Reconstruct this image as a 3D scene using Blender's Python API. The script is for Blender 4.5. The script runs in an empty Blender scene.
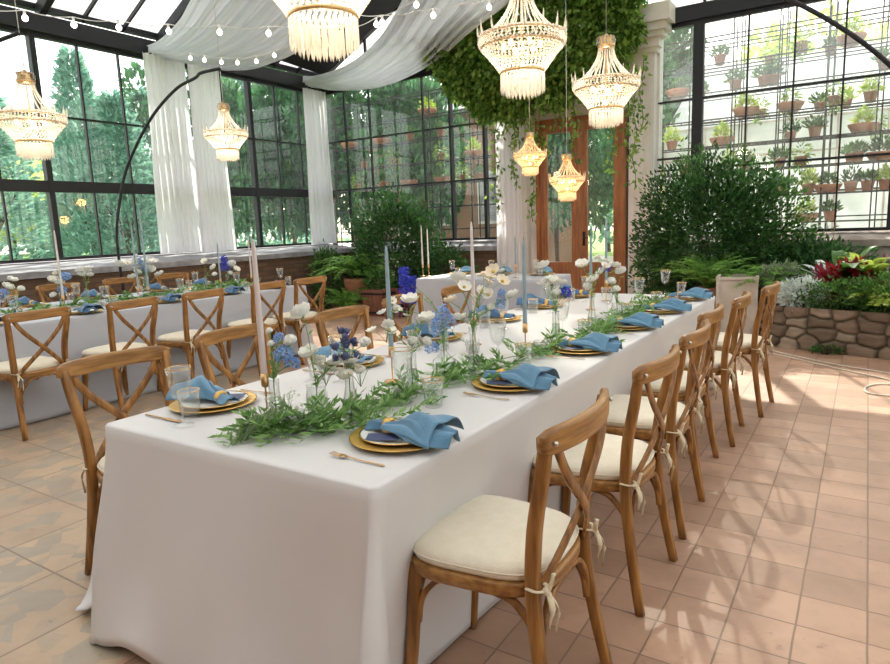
import bpy, math, random
import numpy as np
from mathutils import Vector, Matrix, noise
C = bpy.context.scene.collection
PI = math.pi
rnd = random.Random(7)
rng = np.random.default_rng(11)

# ---------------------------------------------------------------- camera (calibrated from the room's own lines)
F = 647.6; CX, CY = 445.0, 332.0; CAMZ = 1.40
def _rot(yaw, pitch, roll):
    fwd = np.array([math.sin(yaw)*math.cos(pitch), math.cos(yaw)*math.cos(pitch), -math.sin(pitch)])
    right = np.cross(fwd, [0, 0, 1.0]); right /= np.linalg.norm(right)
    up = np.cross(right, fwd)
    return np.array([math.cos(roll)*right+math.sin(roll)*up, -math.sin(roll)*right+math.cos(roll)*up, -fwd])
CM = _rot(math.radians(-33.1068), math.radians(9.3361), math.radians(-2.1985))
CP = np.array([0, 0, CAMZ])
def ray(p): return CM.T @ np.array([p[0]-CX, CY-p[1], -F])
def atx(p, x): d = ray(p); return CP + d*(x/d[0])
def aty(p, y): d = ray(p); return CP + d*(y/d[1])
def atz(p, z): d = ray(p); return CP + d*((z-CAMZ)/d[2])
def depth(P): return -(CM @ (np.array(P, float)-CP))[2]
def atd(p, dep): return CP + ray(p)*(dep/F)
cam = bpy.data.cameras.new('camera'); camo = bpy.data.objects.new('camera', cam); C.objects.link(camo)
cam.sensor_width = 36; cam.lens = F/890*36; cam.clip_start = .05; cam.clip_end = 500
mw = Matrix.Identity(4)
for i in range(3):
    for j in range(3): mw[i][j] = float(CM[j][i])
mw[2][3] = CAMZ
camo.matrix_world = mw
bpy.context.scene.camera = camo

# ---------------------------------------------------------------- materials
def nodes(name):
    m = bpy.data.materials.new(name); m.use_nodes = True
    nt = m.node_tree; nt.nodes.clear()
    o = nt.nodes.new('ShaderNodeOutputMaterial')
    return m, nt, o
def N(nt, t, **k):
    n = nt.nodes.new(t)
    for a, b in k.items():
        if a in n.inputs: n.inputs[a].default_value = b
        else: setattr(n, a, b)
    return n
def col(c): return (c[0], c[1], c[2], 1)
def mat(name, c, rough=.5, metal=0, c2=None, scale=5, stretch=(1, 1, 1), bump=0, bscale=30, sheen=0, trans=0, coords='Object', island=False, spec=.5, detail=3, emit=None, ramp=(.35, .65)):
    m, nt, o = nodes(name)
    p = N(nt, 'ShaderNodeBsdfPrincipled'); p.inputs['Base Color'].default_value = col(c)
    p.inputs['Roughness'].default_value = rough; p.inputs['Metallic'].default_value = metal
    p.inputs['Specular IOR Level'].default_value = spec
    if sheen: p.inputs['Sheen Weight'].default_value = sheen
    if emit:
        p.inputs['Emission Color'].default_value = col(emit[0]); p.inputs['Emission Strength'].default_value = emit[1]
    tc = N(nt, 'ShaderNodeTexCoord'); mp = N(nt, 'ShaderNodeMapping'); mp.inputs['Scale'].default_value = stretch
    nt.links.new(tc.outputs[coords], mp.inputs['Vector'])
    csock = None
    if c2 is not None:
        if island:
            g = N(nt, 'ShaderNodeNewGeometry'); f = g.outputs['Random Per Island']
        else:
            nz = N(nt, 'ShaderNodeTexNoise', Scale=scale, Detail=detail); nt.links.new(mp.outputs[0], nz.inputs['Vector'])
            r = N(nt, 'ShaderNodeMapRange'); r.inputs['From Min'].default_value = ramp[0]; r.inputs['From Max'].default_value = ramp[1]
            nt.links.new(nz.outputs[0], r.inputs['Value']); f = r.outputs[0]
        mx = N(nt, 'ShaderNodeMix', data_type='RGBA'); mx.inputs[6].default_value = col(c); mx.inputs[7].default_value = col(c2)
        nt.links.new(f, mx.inputs[0]); nt.links.new(mx.outputs[2], p.inputs['Base Color']); csock = mx.outputs[2]
    if bump:
        nb = N(nt, 'ShaderNodeTexNoise', Scale=bscale, Detail=3); nt.links.new(mp.outputs[0], nb.inputs['Vector'])
        b = N(nt, 'ShaderNodeBump', Strength=bump, Distance=.01); nt.links.new(nb.outputs[0], b.inputs['Height']); nt.links.new(b.outputs[0], p.inputs['Normal'])
    if trans:
        t = N(nt, 'ShaderNodeBsdfTranslucent'); t.inputs['Color'].default_value = col(c)
        if csock: nt.links.new(csock, t.inputs['Color'])
        ms = N(nt, 'ShaderNodeMixShader'); ms.inputs[0].default_value = trans
        nt.links.new(p.outputs[0], ms.inputs[1]); nt.links.new(t.outputs[0], ms.inputs[2]); nt.links.new(ms.outputs[0], o.inputs[0])
    else: nt.links.new(p.outputs[0], o.inputs[0])
    return m
def glassy(name, tint, fac, rough=0.0, fresnel=True, body=0, bodycol=(1, 1, 1)):
    m, nt, o = nodes(name)
    t = N(nt, 'ShaderNodeBsdfTransparent'); t.inputs[0].default_value = col(tint)
    g = N(nt, 'ShaderNodeBsdfGlossy'); g.inputs['Roughness'].default_value = rough
    ms = N(nt, 'ShaderNodeMixShader')
    if fresnel:
        lw = N(nt, 'ShaderNodeLayerWeight'); lw.inputs['Blend'].default_value = .25
        mu = N(nt, 'ShaderNodeMath', operation='MULTIPLY_ADD'); mu.inputs[1].default_value = fac; mu.inputs[2].default_value = .03
        nt.links.new(lw.outputs['Facing'], mu.inputs[0]); nt.links.new(mu.outputs[0], ms.inputs[0])
    else: ms.inputs[0].default_value = fac
    nt.links.new(t.outputs[0], ms.inputs[1]); nt.links.new(g.outputs[0], ms.inputs[2])
    last = ms
    if body:
        d = N(nt, 'ShaderNodeBsdfTranslucent'); d.inputs[0].default_value = col(bodycol)
        d2 = N(nt, 'ShaderNodeBsdfDiffuse'); d2.inputs[0].default_value = col(bodycol)
        ad = N(nt, 'ShaderNodeMixShader'); ad.inputs[0].default_value = .5; nt.links.new(d.outputs[0], ad.inputs[1]); nt.links.new(d2.outputs[0], ad.inputs[2])
        m2 = N(nt, 'ShaderNodeMixShader'); m2.inputs[0].default_value = body
        nt.links.new(ms.outputs[0], m2.inputs[1]); nt.links.new(ad.outputs[0], m2.inputs[2]); last = m2
    nt.links.new(last.outputs[0], o.inputs[0])
    return m
def emis(name, c, s):
    m, nt, o = nodes(name); e = N(nt, 'ShaderNodeEmission'); e.inputs[0].default_value = col(c); e.inputs[1].default_value = s
    nt.links.new(e.outputs[0], o.inputs[0]); return m

def tile_mat(name, size, off, cols, mortar, msize, patch=None, rough=.55):
    m, nt, o = nodes(name)
    g = N(nt, 'ShaderNodeNewGeometry'); mp = N(nt, 'ShaderNodeMapping'); mp.inputs['Location'].default_value = (-off[0], -off[1], 0)
    nt.links.new(g.outputs['Position'], mp.inputs['Vector'])
    # slight wobble in the joints
    nz = N(nt, 'ShaderNodeTexNoise', Scale=6, Detail=2); nt.links.new(g.outputs['Position'], nz.inputs['Vector'])
    vm = N(nt, 'ShaderNodeVectorMath', operation='SCALE'); vm.inputs['Scale'].default_value = .006; nt.links.new(nz.outputs['Color'], vm.inputs[0])
    va = N(nt, 'ShaderNodeVectorMath', operation='ADD'); nt.links.new(mp.outputs[0], va.inputs[0]); nt.links.new(vm.outputs[0], va.inputs[1])
    b = N(nt, 'ShaderNodeTexBrick', offset=0.0, squash=1.0); b.inputs['Scale'].default_value = 1
    b.inputs['Brick Width'].default_value = size; b.inputs['Row Height'].default_value = size; b.inputs['Mortar Size'].default_value = msize
    b.inputs['Mortar Smooth'].default_value = .3; b.inputs['Bias'].default_value = 0
    b.inputs['Color1'].default_value = col(cols[0]); b.inputs['Color2'].default_value = col(cols[1]); b.inputs['Mortar'].default_value = col(mortar)
    nt.links.new(va.outputs[0], b.inputs['Vector'])
    c = b.outputs['Color']
    def mixin(c, fsock, c2, mode='MIX'):
        x = N(nt, 'ShaderNodeMix', data_type='RGBA', blend_type=mode); nt.links.new(c, x.inputs[6]); x.inputs[7].default_value = col(c2); nt.links.new(fsock, x.inputs[0]); return x.outputs[2]
    if patch:
        v = N(nt, 'ShaderNodeTexVoronoi', Scale=patch[0]); nt.links.new(va.outputs[0], v.inputs['Vector'])
        hs = N(nt, 'ShaderNodeSeparateColor'); nt.links.new(v.outputs['Color'], hs.inputs[0])
        mr = N(nt, 'ShaderNodeMapRange'); mr.inputs['From Min'].default_value = .45; mr.inputs['From Max'].default_value = .8; mr.inputs['To Max'].default_value = .8
        nt.links.new(hs.outputs[0], mr.inputs[0])
        inv = N(nt, 'ShaderNodeMath', operation='SUBTRACT'); inv.inputs[0].default_value = 1; nt.links.new(b.outputs['Fac'], inv.inputs[1])
        mm = N(nt, 'ShaderNodeMath', operation='MULTIPLY'); nt.links.new(mr.outputs[0], mm.inputs[0]); nt.links.new(inv.outputs[0], mm.inputs[1])
        c = mixin(c, mm.outputs[0], patch[1])
    n2 = N(nt, 'ShaderNodeTexNoise', Scale=2.3, Detail=5, Roughness=.65); nt.links.new(g.outputs['Position'], n2.inputs['Vector'])
    r2 = N(nt, 'ShaderNodeMapRange'); r2.inputs['From Min'].default_value = .4; r2.inputs['From Max'].default_value = .75; r2.inputs['To Max'].default_value = .55
    nt.links.new(n2.outputs[0], r2.inputs[0]); c = mixin(c, r2.outputs[0], [k*.55 for k in cols[1]])
    n3 = N(nt, 'ShaderNodeTexNoise', Scale=14, Detail=4, Roughness=.7); nt.links.new(g.outputs['Position'], n3.inputs['Vector'])
    r3 = N(nt, 'ShaderNodeMapRange'); r3.inputs['From Min'].default_value = .62; r3.inputs['From Max'].default_value = .72; r3.inputs['To Max'].default_value = .45
    nt.links.new(n3.outputs[0], r3.inputs[0]); c = mixin(c, r3.outputs[0], [k*.4 for k in cols[1]])
    p = N(nt, 'ShaderNodeBsdfPrincipled'); nt.links.new(c, p.inputs['Base Color']); p.inputs['Roughness'].default_value = rough
    bp = N(nt, 'ShaderNodeBump', Strength=.5, Distance=.004); bp.invert = True; nt.links.new(b.outputs['Fac'], bp.inputs['Height']); nt.links.new(bp.outputs[0], p.inputs['Normal'])
    nt.links.new(p.outputs[0], o.inputs[0]); return m

def brick_mat(name, c1, c2, mortar, vec=('Y', 'Z')):
    m, nt, o = nodes(name)
    g = N(nt, 'ShaderNodeNewGeometry'); s = N(nt, 'ShaderNodeSeparateXYZ'); cb = N(nt, 'ShaderNodeCombineXYZ')
    nt.links.new(g.outputs['Position'], s.inputs[0]); nt.links.new(s.outputs[vec[0]], cb.inputs[0]); nt.links.new(s.outputs[vec[1]], cb.inputs[1])
    b = N(nt, 'ShaderNodeTexBrick'); b.inputs['Scale'].default_value = 1; b.inputs['Brick Width'].default_value = .24; b.inputs['Row Height'].default_value = .075; b.inputs['Mortar Size'].default_value = .008
    b.inputs['Color1'].default_value = col(c1); b.inputs['Color2'].default_value = col(c2); b.inputs['Mortar'].default_value = col(mortar)
    nt.links.new(cb.outputs[0], b.inputs['Vector'])
    p = N(nt, 'ShaderNodeBsdfPrincipled'); p.inputs['Roughness'].default_value = .9; nt.links.new(b.outputs['Color'], p.inputs['Base Color'])
    nt.links.new(p.outputs[0], o.inputs[0]); return m

M = {}
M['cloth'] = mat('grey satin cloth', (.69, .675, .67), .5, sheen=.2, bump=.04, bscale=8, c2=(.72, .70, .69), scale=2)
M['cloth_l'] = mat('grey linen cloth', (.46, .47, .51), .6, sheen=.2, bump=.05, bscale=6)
M['wood'] = mat('honey oak wood', (.42, .195, .05), .36, c2=(.17, .068, .015), scale=4, stretch=(9, 9, .9), bump=.08, bscale=14)
M['wood_rail'] = mat('honey oak wood rail', (.46, .23, .068), .34, c2=(.24, .105, .026), scale=5, stretch=(.9, 6, 12), bump=.08, bscale=14)
M['seat'] = mat('dark cane seat', (.22, .11, .045), .6)
M['cushion'] = mat('cream canvas', (.88, .80, .64), .85, c2=(.84, .755, .59), scale=30, bump=.25, bscale=220, sheen=.2)
M['tie'] = mat('cream tape', (.74, .63, .44), .85)
M['bolt'] = mat('steel bolt', (.6, .58, .55), .3, 1)
M['gold'] = mat('brushed gold', (.62, .38, .17), .35, 1)
M['goldp'] = mat('gold glazed plate', (.80, .50, .13), .32, .6, c2=(.72, .42, .10), scale=12)
M['goldrim'] = mat('gold rim', (.80, .50, .17), .25, 1)
M['china'] = mat('white china', (.84, .83, .80), .18)
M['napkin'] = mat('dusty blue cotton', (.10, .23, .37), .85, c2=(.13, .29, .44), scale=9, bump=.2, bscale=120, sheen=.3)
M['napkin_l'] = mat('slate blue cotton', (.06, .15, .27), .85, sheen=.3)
M['card'] = mat('navy card', (.07, .09, .19), .5)
M['ringw'] = mat('amber napkin ring', (.85, .50, .12), .3, .5, bump=.4, bscale=70)
M['glass'] = glassy('clear ribbed glass', (.98, .985, .98), .6, .03, body=.02, bodycol=(.9, .95, .93))
M['water'] = glassy('water in vase', (.86, .93, .84), .35, .02, body=.18, bodycol=(.72, .82, .68))
M['pane'] = glassy('window glass', (.95, .985, .98), .045, 0, False, body=.015, bodycol=(.75, .9, .92))
M['pane_b'] = glassy('old window glass', (.96, .98, .975), .04, 0.02, False, body=.012, bodycol=(.85, .92, .9))
M['roof_glass'] = glassy('sun-diffusing roof glass', (.82, .9, .95), .03, .1, False, body=.93, bodycol=(.97, .98, 1))  # milky body added to stop direct sun and spread soft top light
M['gable'] = glassy('sun-dimming gable glass', (.9, .92, .9), .03, .1, False, body=.62, bodycol=(.97, .98, 1))  # milky body added so only part of the sun passes
M['pane_r'] = glassy('hazed window glass', (.96, .98, .975), .04, 0.02, False, body=.05, bodycol=(.9, .95, .9))  # milky body puts the bright washed-out haze into the glass
M['frame'] = mat('black iron', (.012, .013, .016), .45, .2)
M['conc'] = mat('grey concrete sill', (.40, .395, .42), .8, c2=(.25, .24, .25), scale=5, bump=.3, bscale=20)
M['conc_r'] = mat('weathered concrete', (.46, .40, .34), .85, c2=(.26, .21, .17), scale=4, bump=.3, bscale=20)
M['brick'] = brick_mat('brown brick', (.13, .075, .045), (.19, .105, .062), (.09, .07, .055))
M['brick_b'] = brick_mat('brown brick back', (.13, .075, .045), (.19, .105, .062), (.09, .07, .055), ('X', 'Z'))
M['white'] = mat('white plaster', (.76, .73, .69), .7, c2=(.66, .62, .57), scale=3, bump=.15)
M['curtain'] = mat('white voile', (.93, .92, .94), .9, trans=.5, bump=.1, bscale=60, stretch=(1, 1, .2))
M['drape'] = mat('white chiffon', (.88, .91, .96), .9, trans=.5, bump=.12, bscale=40)
M['door'] = mat('varnished red-brown wood', (.40, .15, .045), .35, c2=(.24, .08, .025), scale=3, stretch=(8, 8, .8), bump=.1, bscale=12)
M['candle_w'] = mat('pale rose wax', (.78, .68, .66), .45, trans=.15)
M['candle_b'] = mat('grey blue wax', (.35, .45, .50), .45, trans=.15)
M['candle_i'] = mat('ivory wax', (.85, .80, .74), .45, trans=.15)
def leafm(n, a, b, t=.35, r=.45): return mat(n, a, r, c2=b, island=True, trans=t)
M['leaf_t'] = leafm('garland leaf', (.10, .25, .045), (.36, .55, .20))
M['leaf_o'] = leafm('olive grey leaf', (.16, .25, .13), (.30, .36, .20))
M['leaf_d'] = leafm('dark bush leaf', (.015, .065, .018), (.08, .20, .05), .35)
M['leaf_m'] = leafm('mid green leaf', (.03, .11, .02), (.12, .26, .05), .4)
M['leaf_f'] = leafm('fern leaf', (.14, .36, .05), (.30, .52, .12), .5)
M['leaf_ivy'] = leafm('ivy leaf', (.06, .19, .025), (.40, .56, .13), .5)
M['leaf_y'] = leafm('yellow green leaf', (.32, .50, .05), (.55, .65, .14), .5)
M['leaf_r'] = leafm('crimson leaf', (.13, .008, .012), (.36, .02, .03), .35)
M['leaf_s'] = leafm('silver leaf', (.62, .70, .66), (.85, .9, .86), .3)
M['leaf_p'] = leafm('purple leaf', (.20, .05, .12), (.42, .14, .26), .4)
M['tree_a'] = leafm('conifer leaf', (.12, .32, .25), (.34, .58, .44), .55)
M['tree_b'] = leafm('sunny tree leaf', (.45, .60, .12), (.78, .86, .30), .6)
M['tree_c'] = leafm('dark tree leaf', (.03, .12, .05), (.10, .27, .09), .45)
M['bark'] = mat('bark', (.10, .07, .045), .9, bump=.5, bscale=15)
M['stem'] = mat('green stem', (.16, .30, .08), .6)
M['terra'] = mat('terracotta', (.50, .22, .11), .8, c2=(.38, .16, .09), scale=6)
M['stone'] = None
M['petal_w'] = mat('white petals', (.95, .93, .85), .6, trans=.15, c2=(.96, .95, .90), island=True)
M['petal_p'] = mat('peach petals', (.93, .80, .60), .6, trans=.15, c2=(.95, .88, .74), island=True)
M['petal_b'] = mat('sky blue petals', (.24, .42, .74), .6, trans=.25, c2=(.40, .56, .84), island=True)
M['petal_v'] = mat('deep blue petals', (.05, .07, .50), .6, trans=.25, c2=(.10, .12, .66), island=True)
M['thistle'] = mat('steel blue thistle', (.06, .08, .17), .7, c2=(.12, .13, .25), island=True)
M['yolk'] = mat('yellow stamens', (.65, .45, .06), .7)
M['planter_w'] = mat('whitewashed planter', (.62, .56, .48), .8, c2=(.50, .42, .34), scale=5)
M['wood_box'] = mat('rusty wooden tub', (.26, .10, .055), .8, c2=(.16, .06, .035), scale=8, stretch=(4, 4, .6))
M['soil'] = mat('soil', (.05, .035, .025), .95)
M['hose'] = mat('white cable', (.72, .66, .56), .6)
M['socket'] = mat('white socket', (.8, .8, .78), .5)
M['bulb'] = emis('lit bulb', (1, .93, .82), 6)
M['cryst'] = None
M['lampcore'] = emis('chandelier lamp', (1, .62, .26), 14)
M['lawn'] = mat('lawn', (.26, .38, .08), .95, c2=(.16, .28, .06), scale=.6, coords='Object')
M['pave'] = mat('pale path', (.62, .60, .57), .9, c2=(.52, .50, .48), scale=.5)
M['shade'] = mat('black roof-darkening sheet', (.012, .012, .014), .9)
M['fence'] = mat('brown render', (.34, .20, .13), .9, c2=(.26, .15, .10), scale=1)
M['panel'] = mat('white greenhouse panel', (.88, .90, .90), .8, trans=.6)
M['wick'] = mat('wick', (.03, .03, .03), .9)

# ---------------------------------------------------------------- mesh builder
class MB:
    def __init__(s): s.v = []; s.f = []; s.n = 0; s.mi = []; s.cur = 0
    def add(s, v, f):
        b = s.n; s.v.extend([tuple(map(float, p)) for p in v]); s.n += len(v)
        s.f.extend([tuple(i+b for i in q) for q in f]); s.mi.extend([s.cur]*len(f)); return s
    def box(s, c, d, rz=0, taper=1):
        x, y, z = d[0]/2, d[1]/2, d[2]/2; ca, sa = math.cos(rz), math.sin(rz); v = []
        for sz in (-1, 1):
            k = taper if sz < 0 else 1
            for sx, sy in ((-1, -1), (1, -1), (1, 1), (-1, 1)):
                px, py = sx*x*k, sy*y*k; v.append((c[0]+px*ca-py*sa, c[1]+px*sa+py*ca, c[2]+sz*z))
        return s.add(v, [(3, 2, 1, 0), (4, 5, 6, 7), (0, 1, 5, 4), (1, 2, 6, 5), (2, 3, 7, 6), (3, 0, 4, 7)])
    def bx(s, a, b):
        return s.box([(a[i]+b[i])/2 for i in range(3)], [abs(b[i]-a[i]) for i in range(3)])
    def sweep(s, path, r, ry=None, ref=(0, 0, 1), seg=8, cap=True, sq=False, closed=False):
        P = [np.array(p, float) for p in path]; n = len(P); v = []; f = []
        rs = r if hasattr(r, '__len__') else [r]*n; rys = rs if ry is None else (ry if hasattr(ry, '__len__') else [ry]*n)
        ref = np.array(ref, float)
        for i in range(n):
            t = P[min(i+1, n-1)]-P[max(i-1, 0)] if not closed else P[(i+1) % n]-P[i-1]
            t = t/(np.linalg.norm(t)+1e-12)
            a = np.cross(t, ref)
            if np.linalg.norm(a) < 1e-3: a = np.cross(t, (1, 0, 0) if abs(t[0]) < .9 else (0, 1, 0))
            a /= np.linalg.norm(a); b = np.cross(a, t)
            for k in range(seg):
                th = 2*PI*k/seg + (PI/4 if sq else 0)
                ca, sa = math.cos(th), math.sin(th)
                if sq: ca = math.copysign(abs(ca)**.35, ca); sa = math.copysign(abs(sa)**.35, sa)
                v.append(P[i]+a*ca*rs[i]+b*sa*rys[i])
        m = n if closed else n-1
        for i in range(m):
            j = (i+1) % n
            for k in range(seg):
                f.append((i*seg+k, i*seg+(k+1) % seg, j*seg+(k+1) % seg, j*seg+k))
        if cap and not closed: f.append(tuple(range(seg))[::-1]); f.append(tuple((n-1)*seg+k for k in range(seg)))
        return s.add(v, f)
    def lathe(s, prof, c=(0, 0, 0), seg=24, rib=0, nrib=0, cap0=False, cap1=False):
        v = []; f = []; n = len(prof)
        for r, z in prof:
            for k in range(seg):
                th = 2*PI*k/seg; q = r*(1+(rib*math.cos(nrib*th) if nrib else 0))
                v.append((c[0]+q*math.cos(th), c[1]+q*math.sin(th), c[2]+z))
        for i in range(n-1):
            for k in range(seg):
                f.append((i*seg+k, i*seg+(k+1) % seg, (i+1)*seg+(k+1) % seg, (i+1)*seg+k))
        if cap0: f.append(tuple(range(seg))[::-1])
        if cap1: f.append(tuple((n-1)*seg+k for k in range(seg)))
        return s.add(v, f)
    def ball(s, c, r, seg=8, rings=6, sc=(1, 1, 1)):
        v = [(c[0], c[1], c[2]-r*sc[2])]; f = []
        for i in range(1, rings):
            ph = PI*i/rings
            for k in range(seg):
                th = 2*PI*k/seg; v.append((c[0]+r*sc[0]*math.sin(ph)*math.cos(th), c[1]+r*sc[1]*math.sin(ph)*math.sin(th), c[2]-r*sc[2]*math.cos(ph)))
        v.append((c[0], c[1], c[2]+r*sc[2])); L = len(v)-1
        for k in range(seg):
            k2 = (k+1) % seg
            f.append((0, 1+k2, 1+k)); f.append((L, 1+(rings-2)*seg+k, 1+(rings-2)*seg+k2))
            for i in range(rings-2): f.append((1+i*seg+k, 1+i*seg+k2, 1+(i+1)*seg+k2, 1+(i+1)*seg+k))
        return s.add(v, f)
    def octa(s, c, r, h):
        x, y, z = c
        return s.add([(x+r, y, z), (x, y+r, z), (x-r, y, z), (x, y-r, z), (x, y, z+h), (x, y, z-h)],
                     [(0, 1, 4), (1, 2, 4), (2, 3, 4), (3, 0, 4), (1, 0, 5), (2, 1, 5), (3, 2, 5), (0, 3, 5)])
    def grid(s, G, closed=False):
        a = np.array(G, float); h, w = a.shape[:2]
        f = [(i*w+j, i*w+(j+1) % w, (i+1)*w+(j+1) % w, (i+1)*w+j) for i in range(h-1) for j in range(w if closed else w-1)]
        return s.add(a.reshape(-1, 3), f)
    def leaves(s, P, D, L, W, fold=.25):
        P = np.array(P, float); D = np.array(D, float); n = len(P)
        if n == 0: return s
        D /= (np.linalg.norm(D, axis=1, keepdims=True)+1e-9)
        L = np.broadcast_to(np.array(L, float), (n,))[:, None]; W = np.broadcast_to(np.array(W, float), (n,))[:, None]
        u = rng.normal(size=(n, 3)); side = np.cross(D, u); side /= (np.linalg.norm(side, axis=1, keepdims=True)+1e-9)
        nn = np.cross(side, D)
        v = np.stack([P, P+D*L*.45+side*W/2+nn*W*fold, P+D*L, P+D*L*.45-side*W/2+nn*W*fold], 1).reshape(-1, 3)
        b = s.n; s.v.extend(map(tuple, v)); s.n += 4*n
        for i in range(n):
            q = b+4*i; s.f.append((q, q+1, q+2)); s.f.append((q, q+2, q+3))
        s.mi.extend([s.cur]*(2*n)); return s
    def build(s, name, m, parent=None, smooth=True, loc=None, rz=0):
        me = bpy.data.meshes.new(name); me.from_pydata(s.v, [], s.f)
        for k in (m if isinstance(m, (list, tuple)) else [m]): me.materials.append(k)
        if isinstance(m, (list, tuple)): me.polygons.foreach_set('material_index', s.mi)
        if smooth: me.polygons.foreach_set('use_smooth', [True]*len(me.polygons))
        me.update()
        o = bpy.data.objects.new(name, me); C.objects.link(o)
        if parent: o.parent = parent
        if loc is not None: o.location = loc
        if rz: o.rotation_euler = (0, 0, rz)
        return o
def tag(o, label, cat=None, group=None):
    o['label'] = label
    if cat: o['category'] = cat
    if group: o['group'] = group
    return o
def thing(name, label, cat, loc=(0, 0, 0), rz=0, group=None):
    o = bpy.data.objects.new(name, None); C.objects.link(o); o.location = loc; o.rotation_euler = (0, 0, rz); o.empty_display_size = .1
    return tag(o, label, cat, group)
def struct(o, kind='structure'): o['kind'] = kind; return o
def copy_tree(o, parent=None):
    c = o.copy(); C.objects.link(c); c.parent = parent
    for ch in list(o.children): copy_tree(ch, c)
    return c
def place(o, loc, rz=0, label=None, group=None, scale=None):
    o.location = loc; o.rotation_euler = (0, 0, rz)
    if label: o['label'] = label
    if group: o['group'] = group
    if scale: o.scale = (scale,)*3 if not hasattr(scale, '__len__') else scale
    return o
def cat_rom(pts, n=8):
    P = [np.array(p, float) for p in pts]; P = [2*P[0]-P[1]]+P+[2*P[-1]-P[-2]]; out = []
    for i in range(1, len(P)-2):
        for k in range(n):
            t = k/n; a, b, c, d = P[i-1:i+3]
            out.append(.5*((2*b)+(c-a)*t+(2*a-5*b+4*c-d)*t*t+(3*b-a-3*c+d)*t**3))
    out.append(P[-2]); return out
def sharp_flat(o):
    for p in o.data.polygons: p.use_smooth = False
    return o
ORD = ['nearest', 'second', 'third', 'fourth', 'fifth', 'sixth', 'seventh']
# ---------------------------------------------------------------- setting
XL, YB, ZE, ZS = -9.25, 10.0, 4.07, 1.13
XR, YF = 4.6, -3.4
SPLIT = -2.03
M['floor_r'] = tile_mat('terracotta floor tiles', .2075, (-.5425, 2.13), ((.58, .35, .235), (.40, .235, .15)), (.27, .16, .105), .004, rough=.42)
M['floor_l'] = tile_mat('pale mosaic floor tiles', .42, (-2.41, 1.226), ((.56, .405, .265), (.48, .34, .225)), (.27, .19, .13), .005, patch=(9, (.37, .32, .255)), rough=.5)
YS = 4.6
def slab(name, x0, x1, y0, y1, z0, z1, m): return struct(MB().bx((x0, y0, z0), (x1, y1, z1)).build(name, m, smooth=False))
slab('floor', SPLIT, XR, YF, YB, -.1, 0, M['floor_r'])
slab('floor.001', XL, SPLIT, YF, YS, -.1, 0, M['floor_l'])
slab('floor.002', XL, SPLIT, YS, YB, -.1, 0, M['floor_r'])

# plinth walls with sloping sills
def plinth(name, P0, P1, inn, mb_, ms, zb=ZS, zf=1.03, dep=.75):
    # P0-P1: line of the glass; inn: inward unit vector
    P0 = np.array(P0, float); P1 = np.array(P1, float); inn = np.array(inn, float); out = -inn*.12
    def q(P, k, z): return (P[0]+inn[0]*k, P[1]+inn[1]*k, z)
    m = MB()
    a = [q(P0, -.12, 0), q(P1, -.12, 0), q(P1, dep-.06, 0), q(P0, dep-.06, 0), q(P0, -.12, zb-.06), q(P1, -.12, zb-.06), q(P1, dep-.06, zf-.09), q(P0, dep-.06, zf-.09)]
    m.add(a, [(0, 1, 2, 3), (4, 7, 6, 5), (0, 4, 5, 1), (1, 5, 6, 2), (2, 6, 7, 3), (3, 7, 4, 0)])
    w = struct(m.build(name, mb_, smooth=False))
    m = MB(); a = [q(P0, -.14, zb-.05), q(P1, -.14, zb-.05), q(P1, dep, zf-.08), q(P0, dep, zf-.08), q(P0, -.14, zb), q(P1, -.14, zb), q(P1, dep, zf), q(P0, dep, zf)]
    m.add(a, [(0, 1, 2, 3), (4, 7, 6, 5), (0, 4, 5, 1), (1, 5, 6, 2), (2, 6, 7, 3), (3, 7, 4, 0)])
    m.build('sill', ms, w, smooth=False)
    return w
plinth('wall_left', (XL, YF), (XL, YB), (1, 0), M['brick'], M['conc'])
plinth('wall_back', (XL+.7, YB), (-5.15, YB), (0, -1), M['brick_b'], M['conc'], dep=.3)
plinth('wall_back.001', (-2.66, YB), (XR-.3, YB), (0, -1), M['conc_r'], M['conc_r'], dep=.35)
plinth('wall_right', (XR, YF), (XR, YB), (-1, 0), M['brick'], M['conc'], dep=.3)
slab('wall_light_block', XL, XR, YF-.2, YF, 0, 5.0, M['fence'])  # unseen solid wall behind the camera, added to cut light and bounce warm

# glazed bays: window_n (frame) > muntin, pane
wn = [0]
def window(P0, P1, n, zs, ze, hz, posts, thick=(), thin=.022, pane=M['pane'], tb=.05, norm=(1, 0)):
    wn[0] += 1
    P0 = np.array(P0, float); P1 = np.array(P1, float); d = (P1-P0); Lg = np.linalg.norm(d); d /= Lg; ax = 0 if abs(d[0]) > .5 else 1
    def bar(m, s0, s1, z0, z1, t):
        a = P0+d*s0; b = P0+d*s1; nrm = np.array([d[1], -d[0]])*t/2
        x0, x1 = sorted((a[0], b[0])); y0, y1 = sorted((a[1], b[1]))
        m.bx((x0-abs(nrm[0]), y0-abs(nrm[1]), z0), (x1+abs(nrm[0]), y1+abs(nrm[1]), z1))
    m = MB()
    pw = tb
    for s in posts: bar(m, max(s-pw, 0), min(s+pw, Lg), zs, ze, .1)
    bar(m, 0, Lg, zs, zs+.04, .08); bar(m, 0, Lg, ze-.05, ze, .08)
    w = struct(m.build('window_%d' % wn[0], M['frame'], smooth=False))
    m = MB()
    for k in range(1, n):
        s = Lg*k/n
        if all(abs(s-p) > .1 for p in posts): bar(m, s-thin/2, s+thin/2, zs, ze, .045)
    for z, t in hz: bar(m, 0, Lg, z-t/2, z+t/2, .05 if t < .1 else .09)
    m.build('muntin', M['frame'], w, smooth=False)
    m = MB(); bar(m, 0, Lg, zs, ze, .006); m.build('pane', pane, w, smooth=False)
    return w
HL = [(3.04, .025), (2.115, .15)]
ys = [4.62+1.77*k for k in range(-4, 4)]   # posts along the left wall
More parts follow.
